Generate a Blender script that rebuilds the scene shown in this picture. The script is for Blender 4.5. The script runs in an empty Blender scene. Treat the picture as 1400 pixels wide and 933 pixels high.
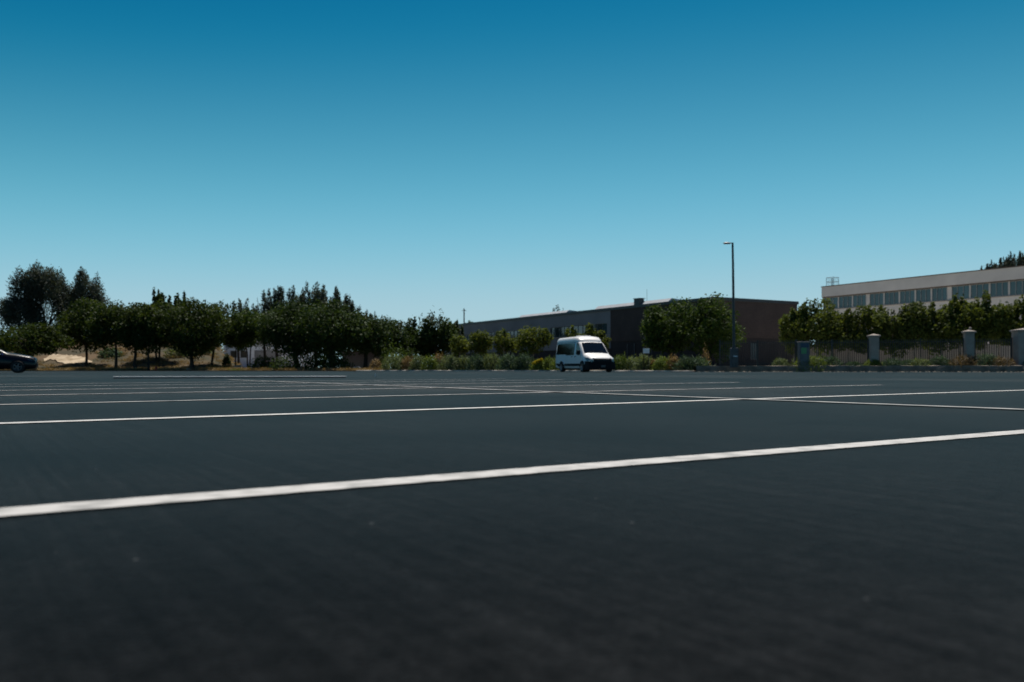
import bpy, bmesh, math, random
import numpy as np
from mathutils import Vector, Matrix

SC = bpy.context.scene
COL = SC.collection
R = math.radians
F, YH, HC = 1136.0, 504.3, 0.246          # focal length in photo pixels, horizon row, camera height

# ------------------------------------------------------------------ camera
cd = bpy.data.cameras.new("camera")
cam = bpy.data.objects.new("camera", cd)
COL.objects.link(cam)
cd.sensor_width = 36.0
cd.lens = F / 1400 * 36.0
cam.location = (0, 0, HC)
cam.rotation_euler = (R(90), 0, 0)
cd.shift_y = (YH - 466.5) / 1400
cd.clip_start, cd.clip_end = 0.02, 3000
cd.dof.use_dof = True
cd.dof.focus_distance = 5.0
cd.dof.aperture_fstop = 3.4
SC.camera = cam

# ------------------------------------------------------------------ sky, sun, exposure
SUN_AZ, SUN_EL = R(14), R(69)             # azimuth from +Y towards +X
w = bpy.data.worlds.new("World")
SC.world = w
w.use_nodes = True
nt = w.node_tree
nt.nodes.clear()
wo = nt.nodes.new("ShaderNodeOutputWorld")
bg = nt.nodes.new("ShaderNodeBackground")
sky = nt.nodes.new("ShaderNodeTexSky")
sky.sky_type = 'NISHITA'
sky.sun_disc = False
sky.sun_elevation = SUN_EL
sky.sun_rotation = SUN_AZ
sky.altitude = 3000
sky.air_density = 1.0
sky.dust_density = 0.6
sky.ozone_density = 2.0
sep = nt.nodes.new("ShaderNodeSeparateColor")
com = nt.nodes.new("ShaderNodeCombineColor")
nt.links.new(sky.outputs[0], sep.inputs[0])
# film grade of the whole sky: deeper towards blue, red held back
def _math(op, a, b):
    n = nt.nodes.new("ShaderNodeMath"); n.operation = op
    for i, v in enumerate((a, b)):
        if isinstance(v, (int, float)): n.inputs[i].default_value = v
        else: nt.links.new(v, n.inputs[i])
    return n.outputs[0]
def _soft(x, top, op='SMOOTH_MIN', k=3.0):   # smooth shoulder towards the horizon glow
    n = nt.nodes.new("ShaderNodeMath"); n.operation = op
    for i, v in enumerate((x, top)):
        if isinstance(v, (int, float)): n.inputs[i].default_value = v
        else: nt.links.new(v, n.inputs[i])
    n.inputs[2].default_value = k
    return n.outputs[0]
_r = _soft(_soft(_math('SUBTRACT', _math('MULTIPLY', sep.outputs[0], 1.66), 2.27), _math('MULTIPLY', sep.outputs[0], 0.03), 'SMOOTH_MAX', 0.25), 4.0)
_g4 = _math('POWER', _math('MULTIPLY', sep.outputs[1], 0.1), 4.0)
_g = _math('DIVIDE', _math('MULTIPLY', _g4, 860.0), _math('ADD', _math('MULTIPLY', _g4, 137.0), 1.0))
_b = _soft(_math('MULTIPLY', _math('POWER', _math('MULTIPLY', sep.outputs[2], 0.1), 1.9), 16.6), 6.85, k=4.0)
for i, v in enumerate((_r, _g, _b)): nt.links.new(v, com.inputs[i])
nt.links.new(com.outputs[0], bg.inputs[0])
bg.inputs[1].default_value = 0.1
nt.links.new(bg.outputs[0], wo.inputs[0])

ld = bpy.data.lights.new("sun", 'SUN')
ld.energy = 5.0
ld.angle = R(0.5)
ld.color = (1.0, 0.94, 0.85)
sun = bpy.data.objects.new("sun", ld)
COL.objects.link(sun)
sd = Vector((math.sin(SUN_AZ) * math.cos(SUN_EL), math.cos(SUN_AZ) * math.cos(SUN_EL), math.sin(SUN_EL)))
sun.rotation_euler = (-sd).to_track_quat('-Z', 'Y').to_euler()
sun.location = (0, 0, 60)

SC.view_settings.view_transform = 'Standard'
SC.view_settings.look = 'None'
SC.view_settings.exposure = 0.0
SC.view_settings.gamma = 1.0
SC.view_settings.use_curve_mapping = False
SC.cycles.max_bounces = 6

# ------------------------------------------------------------------ helpers
def X(px, d): return (px - 700) / F * d
def Z(py, d): return HC + (YH - py) / F * d

def link(o, parent=None):
    COL.objects.link(o)
    if parent is not None: o.parent = parent
    return o

def tag(o, label=None, cat=None, group=None, kind=None):
    if label: o["label"] = label
    if cat: o["category"] = cat
    if group: o["group"] = group
    if kind: o["kind"] = kind
    return o

def empty(name, loc, rz=0.0):
    o = bpy.data.objects.new(name, None)
    o.location = loc
    o.rotation_euler = (0, 0, rz)
    o.empty_display_size = 0.3
    return link(o)

class MB:
    """collects shapes for ONE mesh object"""
    def __init__(s): s.v, s.f, s.sm = [], [], []
    def add(s, vs, fs, smooth=False):
        b = len(s.v)
        s.v += [tuple(q) for q in vs]
        s.f += [tuple(i + b for i in q) for q in fs]
        s.sm += [smooth] * len(fs)
        return s
    def box(s, x0, x1, y0, y1, z0, z1):
        vs = [(x, y, z) for z in (z0, z1) for y in (y0, y1) for x in (x0, x1)]
        return s.add(vs, [(0, 2, 3, 1), (4, 5, 7, 6), (0, 1, 5, 4), (2, 6, 7, 3), (0, 4, 6, 2), (1, 3, 7, 5)])
    def tube(s, pts, rad, n=8, smooth=True):
        pts = [Vector(p) for p in pts]
        rings = []
        for i, p in enumerate(pts):
            a = pts[max(i - 1, 0)]; b = pts[min(i + 1, len(pts) - 1)]
            t = (b - a).normalized()
            u = t.cross(Vector((0.31, 0.95, 0.05)) if abs(t.z) > 0.7 else Vector((0, 0, 1))).normalized()
            v = t.cross(u)
            r = rad[i] if isinstance(rad, (list, tuple)) else rad
            rings.append([p + (u * math.cos(2 * math.pi * k / n) + v * math.sin(2 * math.pi * k / n)) * r for k in range(n)])
        vs = [q for rg in rings for q in rg]
        fs = []
        for i in range(len(rings) - 1):
            for k in range(n):
                fs.append((i * n + k, i * n + (k + 1) % n, (i + 1) * n + (k + 1) % n, (i + 1) * n + k))
        s.add(vs, fs, smooth)
        s.add(rings[0], [tuple(range(n))[::-1]]); s.add(rings[-1], [tuple(range(n))])
        return s
    def lathe(s, prof, n=16, axis='z', smooth=True, c=(0, 0, 0)):
        vs, fs = [], []
        for r, h in prof:
            for k in range(n):
                a = 2 * math.pi * k / n
                if axis == 'z': q = (r * math.cos(a), r * math.sin(a), h)
                elif axis == 'y': q = (r * math.cos(a), h, r * math.sin(a))
                else: q = (h, r * math.cos(a), r * math.sin(a))
                vs.append((q[0] + c[0], q[1] + c[1], q[2] + c[2]))
        for i in range(len(prof) - 1):
            for k in range(n):
                fs.append((i * n + k, i * n + (k + 1) % n, (i + 1) * n + (k + 1) % n, (i + 1) * n + k))
        return s.add(vs, fs, smooth)
    def quad(s, a, b, c, d): return s.add([a, b, c, d], [(0, 1, 2, 3)])
    def build(s, name, mat, parent=None, bevel=0, fix=True):
        me = bpy.data.meshes.new(name)
        me.from_pydata(s.v, [], s.f)
        me.polygons.foreach_set("use_smooth", s.sm)
        if fix:
            bm = bmesh.new(); bm.from_mesh(me)
            bmesh.ops.recalc_face_normals(bm, faces=bm.faces)
            bm.to_mesh(me); bm.free()
        me.materials.append(mat)
        o = bpy.data.objects.new(name, me)
        link(o, parent)
        if bevel:
            b = o.modifiers.new("bevel", 'BEVEL'); b.width = bevel; b.segments = 2; b.limit_method = 'ANGLE'
        return o

def copy_tree(o, parent=None):
    c = o.copy(); COL.objects.link(c)
    if parent is not None: c.parent = parent
    for ch in list(o.children): copy_tree(ch, c)
    return c

# ------------------------------------------------------------------ materials
def mat(name, col, rough=0.6, metal=0.0, spec=0.5, noise=None, coat=0.0, bump=None, trans=None):
    """noise = (scale, colour2, low, high[, detail]); bump = (scale, strength, distance)"""
    m = bpy.data.materials.new(name); m.use_nodes = True
    t = m.node_tree; b = t.nodes["Principled BSDF"]
    b.inputs["Base Color"].default_value = (*col, 1)
    b.inputs["Roughness"].default_value = rough
    b.inputs["Metallic"].default_value = metal
    b.inputs["Specular IOR Level"].default_value = spec
    b.inputs["Coat Weight"].default_value = coat
    tc = t.nodes.new("ShaderNodeTexCoord")
    if noise:
        n = t.nodes.new("ShaderNodeTexNoise"); n.inputs["Scale"].default_value = noise[0]
        n.inputs["Detail"].default_value = noise[4] if len(noise) > 4 else 6
        t.links.new(tc.outputs["Object"], n.inputs["Vector"])
        r = t.nodes.new("ShaderNodeValToRGB")
        r.color_ramp.elements[0].position = noise[2]; r.color_ramp.elements[0].color = (*col, 1)
        r.color_ramp.elements[1].position = noise[3]; r.color_ramp.elements[1].color = (*noise[1], 1)
        t.links.new(n.outputs["Fac"], r.inputs["Fac"]); t.links.new(r.outputs["Color"], b.inputs["Base Color"])
    if bump:
        n = t.nodes.new("ShaderNodeTexNoise"); n.inputs["Scale"].default_value = bump[0]; n.inputs["Detail"].default_value = 4
        t.links.new(tc.outputs["Object"], n.inputs["Vector"])
        bu = t.nodes.new("ShaderNodeBump"); bu.inputs["Strength"].default_value = bump[1]; bu.inputs["Distance"].default_value = bump[2]
        t.links.new(n.outputs["Fac"], bu.inputs["Height"]); t.links.new(bu.outputs["Normal"], b.inputs["Normal"])
    return m

def leaf_mat(name, dark, light, trans=0.3, rough=0.6):
    m = bpy.data.materials.new(name); m.use_nodes = True
    t = m.node_tree; b = t.nodes["Principled BSDF"]; out = t.nodes["Material Output"]
    a = t.nodes.new("ShaderNodeAttribute"); a.attribute_name = "tone"
    r = t.nodes.new("ShaderNodeValToRGB")
    r.color_ramp.elements[0].color = (*dark, 1); r.color_ramp.elements[1].color = (*light, 1)
    t.links.new(a.outputs["Fac"], r.inputs["Fac"])
    t.links.new(r.outputs["Color"], b.inputs["Base Color"])
    b.inputs["Roughness"].default_value = rough
    b.inputs["Specular IOR Level"].default_value = 0.12
    tr = t.nodes.new("ShaderNodeBsdfTranslucent")
    mx = t.nodes.new("ShaderNodeMixRGB"); mx.blend_type = 'MULTIPLY'; mx.inputs[0].default_value = 1
    mx.inputs[2].default_value = (1.5, 1.35, 0.6, 1)
    t.links.new(r.outputs["Color"], mx.inputs[1]); t.links.new(mx.outputs[0], tr.inputs["Color"])
    ms = t.nodes.new("ShaderNodeMixShader"); ms.inputs[0].default_value = trans
    t.links.new(b.outputs[0], ms.inputs[1]); t.links.new(tr.outputs[0], ms.inputs[2]); t.links.new(ms.outputs[0], out.inputs[0])
    return m

LOT_ROT = R(34)                            # the stalls and the sealer streaks run along this heading, left of straight ahead
def asphalt_mat():
    m = bpy.data.materials.new("asphalt"); m.use_nodes = True
    t = m.node_tree; b = t.nodes["Principled BSDF"]; L = t.links.new
    tc = t.nodes.new("ShaderNodeTexCoord")
    rot = t.nodes.new("ShaderNodeMapping"); rot.inputs["Rotation"].default_value = (0, 0, -LOT_ROT)
    L(tc.outputs["Object"], rot.inputs["Vector"])
    n1 = t.nodes.new("ShaderNodeTexNoise"); n1.inputs["Scale"].default_value = 0.35; n1.inputs["Detail"].default_value = 8; n1.inputs["Roughness"].default_value = 0.62
    of = t.nodes.new("ShaderNodeMapping"); of.inputs["Location"].default_value = (-21.3, 5.1, 0)
    L(tc.outputs["Object"], of.inputs["Vector"]); L(of.outputs[0], n1.inputs["Vector"])
    st = t.nodes.new("ShaderNodeMapping"); st.inputs["Scale"].default_value = (26.0, 0.22, 1.0)
    L(rot.outputs[0], st.inputs["Vector"])
    n2 = t.nodes.new("ShaderNodeTexNoise"); n2.inputs["Scale"].default_value = 1.6; n2.inputs["Detail"].default_value = 3
    L(st.outputs[0], n2.inputs["Vector"])
    n3 = t.nodes.new("ShaderNodeTexNoise"); n3.inputs["Scale"].default_value = 140; n3.inputs["Detail"].default_value = 3
    L(tc.outputs["Object"], n3.inputs["Vector"])
    n4 = t.nodes.new("ShaderNodeTexVoronoi"); n4.inputs["Scale"].default_value = 7.0
    L(tc.outputs["Object"], n4.inputs["Vector"])
    def ramp(src, p0, c0, p1, c1):
        r = t.nodes.new("ShaderNodeValToRGB"); e = r.color_ramp.elements
        e[0].position, e[0].color, e[1].position, e[1].color = p0, (*c0, 1), p1, (*c1, 1)
        L(src, r.inputs["Fac"]); return r.outputs["Color"]
    base = ramp(n1.outputs["Fac"], 0.38, (0.0026, 0.0029, 0.0033), 0.72, (0.0125, 0.0130, 0.0135))
    def mul(a, bb):
        q = t.nodes.new("ShaderNodeMixRGB"); q.blend_type = 'MULTIPLY'; q.inputs[0].default_value = 1
        L(a, q.inputs[1]); L(bb, q.inputs[2]); return q.outputs[0]
    n5 = t.nodes.new("ShaderNodeTexNoise"); n5.inputs["Scale"].default_value = 0.11; n5.inputs["Detail"].default_value = 5
    L(of.outputs[0], n5.inputs["Vector"])
    dm = t.nodes.new("ShaderNodeMixRGB"); L(ramp(n5.outputs["Fac"], 0.52, (0, 0, 0), 0.70, (0.75,) * 3), dm.inputs[0])
    L(base, dm.inputs[1]); dm.inputs[2].default_value = (0.034, 0.031, 0.029, 1); base = dm.outputs[0]
    c = mul(base, ramp(n2.outputs["Fac"], 0.36, (0.70,) * 3, 0.64, (1.25,) * 3))
    c = mul(c, ramp(n3.outputs["Fac"], 0.3, (0.6,) * 3, 0.75, (1.5,) * 3))
    n6 = t.nodes.new("ShaderNodeTexNoise"); n6.inputs["Scale"].default_value = 26; n6.inputs["Detail"].default_value = 5; n6.inputs["Roughness"].default_value = 0.7
    L(tc.outputs["Object"], n6.inputs["Vector"])
    c = mul(c, ramp(n6.outputs["Fac"], 0.34, (0.55,) * 3, 0.68, (1.55,) * 3))
    spk = ramp(n4.outputs["Distance"], 0.018, (1, 1, 1), 0.03, (0, 0, 0))
    sx = t.nodes.new("ShaderNodeMixRGB"); L(spk, sx.inputs[0]); L(c, sx.inputs[1]); sx.inputs[2].default_value = (0.07, 0.073, 0.075, 1)
    L(sx.outputs[0], b.inputs["Base Color"])
    b.inputs["Roughness"].default_value = 0.9
    b.inputs["Specular IOR Level"].default_value = 0.03
    b.inputs["Sheen Weight"].default_value = 0.17
    b.inputs["Sheen Roughness"].default_value = 0.25
    b.inputs["Sheen Tint"].default_value = (1.0, 0.97, 0.93, 1)
    bu = t.nodes.new("ShaderNodeBump"); bu.inputs["Strength"].default_value = 0.35; bu.inputs["Distance"].default_value = 0.004
    L(n3.outputs["Fac"], bu.inputs["Height"]); L(bu.outputs["Normal"], b.inputs["Normal"])
    return m

def brick_mat(name, c1, c2, mortar, scale=1.0):
    m = bpy.data.materials.new(name); m.use_nodes = True
    t = m.node_tree; b = t.nodes["Principled BSDF"]; L = t.links.new
    tc = t.nodes.new("ShaderNodeTexCoord")
    sx = t.nodes.new("ShaderNodeSeparateXYZ"); L(tc.outputs["Object"], sx.inputs[0])
    ad = t.nodes.new("ShaderNodeMath"); ad.operation = 'ADD'; L(sx.outputs[0], ad.inputs[0]); L(sx.outputs[1], ad.inputs[1])
    cx = t.nodes.new("ShaderNodeCombineXYZ"); L(ad.outputs[0], cx.inputs[0]); L(sx.outputs[2], cx.inputs[1])
    br = t.nodes.new("ShaderNodeTexBrick")
    br.inputs["Color1"].default_value = (*c1, 1); br.inputs["Color2"].default_value = (*c2, 1); br.inputs["Mortar"].default_value = (*mortar, 1)
    br.inputs["Scale"].default_value = scale; br.inputs["Brick Width"].default_value = 0.4; br.inputs["Row Height"].default_value = 0.2
    br.inputs["Mortar Size"].default_value = 0.012
    L(cx.outputs[0], br.inputs["Vector"])
    n = t.nodes.new("ShaderNodeTexNoise"); n.inputs["Scale"].default_value = 0.5; n.inputs["Detail"].default_value = 7
    L(tc.outputs["Object"], n.inputs["Vector"])
    r = t.nodes.new("ShaderNodeValToRGB"); r.color_ramp.elements[0].color = (0.75, 0.75, 0.75, 1); r.color_ramp.elements[1].color = (1.2, 1.2, 1.2, 1)
    r.color_ramp.elements[0].position = 0.3; r.color_ramp.elements[1].position = 0.7
    L(n.outputs["Fac"], r.inputs["Fac"])
    q = t.nodes.new("ShaderNodeMixRGB"); q.blend_type = 'MULTIPLY'; q.inputs[0].default_value = 1
    L(br.outputs["Color"], q.inputs[1]); L(r.outputs["Color"], q.inputs[2]); L(q.outputs[0], b.inputs["Base Color"])
    b.inputs["Roughness"].default_value = 0.85
    return m

M = {}
M['asphalt'] = asphalt_mat()
M['paint'] = mat("line_paint", (0.50, 0.485, 0.46), 0.7, noise=(14, (0.27, 0.265, 0.25), 0.44, 0.72, 9), bump=(60, 0.3, 0.003))
M['old_paint'] = mat("worn_line_paint", (0.30, 0.29, 0.275), 0.75, noise=(5, (0.09, 0.09, 0.088), 0.42, 0.72), bump=(60, 0.3, 0.003))
M['plinth'] = mat("weathered_dark_concrete", (0.12, 0.115, 0.11), 0.9, noise=(3, (0.07, 0.067, 0.064), 0.4, 0.7, 8))
M['paving'] = mat("pale_paving", (0.52, 0.48, 0.42), 0.9, noise=(0.5, (0.44, 0.40, 0.35), 0.35, 0.7))  # made this pale to bounce sunlight onto the shaded walls
M['earth'] = mat("dry_earth", (0.105, 0.066, 0.029), 0.95, noise=(0.22, (0.034, 0.033, 0.013), 0.40, 0.62, 10), bump=(3, 0.5, 0.1))
M['pale_earth'] = mat("pale_sand", (0.52, 0.42, 0.29), 0.95, noise=(0.8, (0.26, 0.19, 0.11), 0.4, 0.7, 8), bump=(2, 0.6, 0.15))
M['kerb'] = mat("kerb_concrete", (0.27, 0.22, 0.165), 0.9, noise=(1.6, (0.12, 0.10, 0.078), 0.4, 0.7, 9), bump=(9, 0.8, 0.03))
M['pale_kerb'] = mat("pale_kerb_concrete", (0.60, 0.55, 0.46), 0.9, noise=(1.6, (0.36, 0.31, 0.25), 0.42, 0.75, 9), bump=(9, 0.6, 0.03))
M['concrete'] = mat("grey_concrete", (0.20, 0.21, 0.225), 0.85, noise=(0.35, (0.16, 0.168, 0.18), 0.35, 0.7, 8), bump=(6, 0.3, 0.02))
M['light_concrete'] = mat("pale_concrete", (0.36, 0.31, 0.265), 0.85, noise=(2, (0.27, 0.235, 0.20), 0.35, 0.7, 8), bump=(12, 0.4, 0.01))
M['cream'] = mat("cream_stucco", (0.76, 0.68, 0.61), 0.85, noise=(0.4, (0.62, 0.555, 0.50), 0.35, 0.7, 8), bump=(9, 0.3, 0.02))
M['brown_trim_shade'] = mat("brown_trim_shade", (0.13, 0.09, 0.065), 0.7)
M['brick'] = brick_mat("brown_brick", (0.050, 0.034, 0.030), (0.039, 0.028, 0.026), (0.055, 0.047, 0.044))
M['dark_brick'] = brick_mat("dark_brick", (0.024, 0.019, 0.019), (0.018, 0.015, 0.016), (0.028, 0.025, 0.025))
M['fascia'] = mat("dark_roof_fascia", (0.035, 0.04, 0.045), 0.5)
M['roof_metal'] = mat("pale_roof_metal", (0.42, 0.44, 0.46), 0.6, noise=(1.2, (0.34, 0.35, 0.37), 0.35, 0.7))
M['glass'] = mat("window_glass", (0.015, 0.03, 0.036), 0.06, spec=0.9)
M['curtain_glass'] = mat("window_glass_with_blind", (0.022, 0.055, 0.068), 0.08, spec=0.9)
M['mullion'] = mat("pale_window_frame", (0.30, 0.30, 0.29), 0.5)
M['dark_mullion'] = mat("dark_window_frame", (0.06, 0.075, 0.085), 0.5)
M['inside'] = mat("dark_interior", (0.02, 0.02, 0.022), 0.9)
M['white_wall'] = mat("white_stucco", (0.84, 0.84, 0.84), 0.85, noise=(0.5, (0.72, 0.72, 0.73), 0.35, 0.7))
M['grey_wall'] = mat("grey_block_wall", (0.27, 0.26, 0.25), 0.9, noise=(0.8, (0.21, 0.205, 0.20), 0.35, 0.7, 8))
M['fence'] = mat("dark_fence_metal", (0.022, 0.024, 0.026), 0.45)
M['pole'] = mat("dark_pole_metal", (0.022, 0.026, 0.034), 0.4)
M['lamp_shell'] = mat("lamp_shell_metal", (0.42, 0.42, 0.42), 0.4)
M['lamp_lens'] = mat("lamp_lens", (0.35, 0.36, 0.36), 0.25)
M['white_paint'] = mat("white_vehicle_paint", (0.84, 0.82, 0.79), 0.4, coat=0.15, noise=(2.0, (0.80, 0.78, 0.75), 0.4, 0.8))
M['black_plastic'] = mat("black_plastic", (0.008, 0.008, 0.009), 0.7, spec=0.2)
M['vehicle_glass'] = mat("vehicle_glass", (0.004, 0.008, 0.013), 0.06, spec=0.3)
M['tyre'] = mat("tyre_rubber", (0.012, 0.012, 0.012), 0.8)
M['rim'] = mat("wheel_metal", (0.42, 0.43, 0.45), 0.3, metal=0.85)
M['dark_rim'] = mat("dark_wheel_metal", (0.10, 0.11, 0.125), 0.35, metal=0.8)
M['headlight'] = mat("headlight_lens", (0.16, 0.19, 0.21), 0.08, spec=0.9)
M['navy_paint'] = mat("dark_navy_paint", (0.004, 0.005, 0.008), 0.3, spec=0.25, coat=0.15)
M['chrome'] = mat("chrome", (0.75, 0.75, 0.76), 0.12, metal=1.0)
M['plate'] = mat("licence_plate", (0.07, 0.075, 0.08), 0.5)
M['bark'] = mat("dark_bark", (0.045, 0.035, 0.026), 0.95, noise=(3, (0.022, 0.017, 0.013), 0.4, 0.65), bump=(8, 0.8, 0.03))
M['pale_bark'] = mat("pale_bark", (0.30, 0.26, 0.21), 0.9, noise=(5, (0.16, 0.13, 0.10), 0.4, 0.65), bump=(8, 0.6, 0.02))
M['sign_white'] = mat("white_sign_board", (0.74, 0.76, 0.78), 0.5)
M['cabinet'] = mat("pale_cabinet_metal", (0.15, 0.155, 0.16), 0.6, noise=(3, (0.10, 0.105, 0.11), 0.4, 0.7))
M['green_panel'] = mat("green_panel", (0.10, 0.32, 0.13), 0.5)
M['blue_panel'] = mat("dark_blue_panel", (0.03, 0.06, 0.11), 0.5)
M['red'] = mat("red_paint", (0.30, 0.02, 0.015), 0.5)
M['rock'] = mat("pale_rock", (0.52, 0.47, 0.40), 0.9, noise=(4, (0.36, 0.32, 0.26), 0.4, 0.7), bump=(6, 0.8, 0.05))
M['black_base'] = mat("matt_black_base", (0.010, 0.010, 0.011), 0.7)
M['strip_white'] = mat("worn_white_paint", (0.66, 0.65, 0.62), 0.6, noise=(3, (0.40, 0.39, 0.37), 0.45, 0.8))
# foliage
M['leaf_park'] = leaf_mat("park_tree_leaves", (0.012, 0.026, 0.007), (0.058, 0.086, 0.018), 0.35)
M['leaf_deep'] = leaf_mat("deep_green_leaves", (0.014, 0.03, 0.011), (0.052, 0.085, 0.022), 0.3)
M['leaf_needle'] = leaf_mat("grey_green_needles", (0.02, 0.032, 0.028), (0.07, 0.088, 0.07), 0.25)
M['leaf_young'] = leaf_mat("young_yellow_green_leaves", (0.034, 0.058, 0.014), (0.13, 0.162, 0.036), 0.42)
M['leaf_bright'] = leaf_mat("bright_green_leaves", (0.013, 0.032, 0.008), (0.072, 0.115, 0.022), 0.3)
M['leaf_sage'] = leaf_mat("sage_green_blades", (0.058, 0.088, 0.042), (0.155, 0.205, 0.098), 0.35)
M['leaf_green'] = leaf_mat("fresh_green_blades", (0.045, 0.085, 0.018), (0.15, 0.205, 0.048), 0.35)
M['leaf_teal'] = leaf_mat("blue_green_blades", (0.026, 0.056, 0.036), (0.08, 0.135, 0.08), 0.3)
M['leaf_dry'] = leaf_mat("dry_tan_blades", (0.14, 0.098, 0.046), (0.31, 0.225, 0.115), 0.25)
M['leaf_brown'] = leaf_mat("brown_dry_blades", (0.065, 0.05, 0.027), (0.15, 0.11, 0.058), 0.25)
M['leaf_yellow'] = leaf_mat("yellow_flower_heads", (0.20, 0.17, 0.012), (0.62, 0.47, 0.02), 0.25)

M['leaf_row'] = leaf_mat("fence_tree_leaves", (0.026, 0.046, 0.012), (0.108, 0.14, 0.032), 0.42)

# ------------------------------------------------------------------ leaf meshes
def leaf_mesh(name, clumps, n, size, rng, mtl, aspect=0.55, shell=0.45, outward=0.6, up=0.25, along=False):
    """clumps: rows (x, y, z, rx, ry, rz, weight). n small leaf faces spread through them."""
    c = np.asarray(clumps, float)
    p = c[:, 6] / c[:, 6].sum()
    idx = rng.choice(len(c), n, p=p)
    d = rng.normal(size=(n, 3)); d /= np.linalg.norm(d, axis=1)[:, None]
    r = shell + (1 - shell) * np.sqrt(rng.random(n)) + rng.normal(0, 0.10, n)
    pos = c[idx, :3] + d * c[idx, 3:6] * r[:, None]
    nrm = d * outward + rng.normal(size=(n, 3)) * 0.6 + np.array([0, 0, up])
    nrm /= np.linalg.norm(nrm, axis=1)[:, None]
    if along:                      # blades: long axis follows the outward direction
        a = d + np.array([0, 0, 0.8]) + rng.normal(0, 0.3, (n, 3))
    else:
        a = rng.normal(size=(n, 3))
    a -= nrm * (a * nrm).sum(1)[:, None]
    a /= np.linalg.norm(a, axis=1)[:, None]
    b = np.cross(nrm, a)
    s = size * rng.uniform(0.6, 1.35, n)
    a *= (s * 0.5)[:, None]; b *= (s * 0.5 * aspect)[:, None]
    v = np.empty((n, 4, 3))
    v[:, 0] = pos - a; v[:, 1] = pos + b - a * 0.1; v[:, 2] = pos + a; v[:, 3] = pos - b - a * 0.1
    tone = np.clip(rng.random(len(c))[idx] * 0.5 + rng.random(n) * 0.5, 0, 1)
    me = bpy.data.meshes.new(name)
    me.vertices.add(n * 4); me.loops.add(n * 4); me.polygons.add(n)
    me.vertices.foreach_set("co", v.reshape(-1))
    me.loops.foreach_set("vertex_index", np.arange(n * 4, dtype=np.int32))
    me.polygons.foreach_set("loop_start", np.arange(0, n * 4, 4, dtype=np.int32))
    me.update(calc_edges=True)
    at = me.attributes.new("tone", 'FLOAT', 'FACE')
    at.data.foreach_set("value", tone.astype(np.float32))
    me.materials.append(mtl)
    me.validate()
    return me

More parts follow.
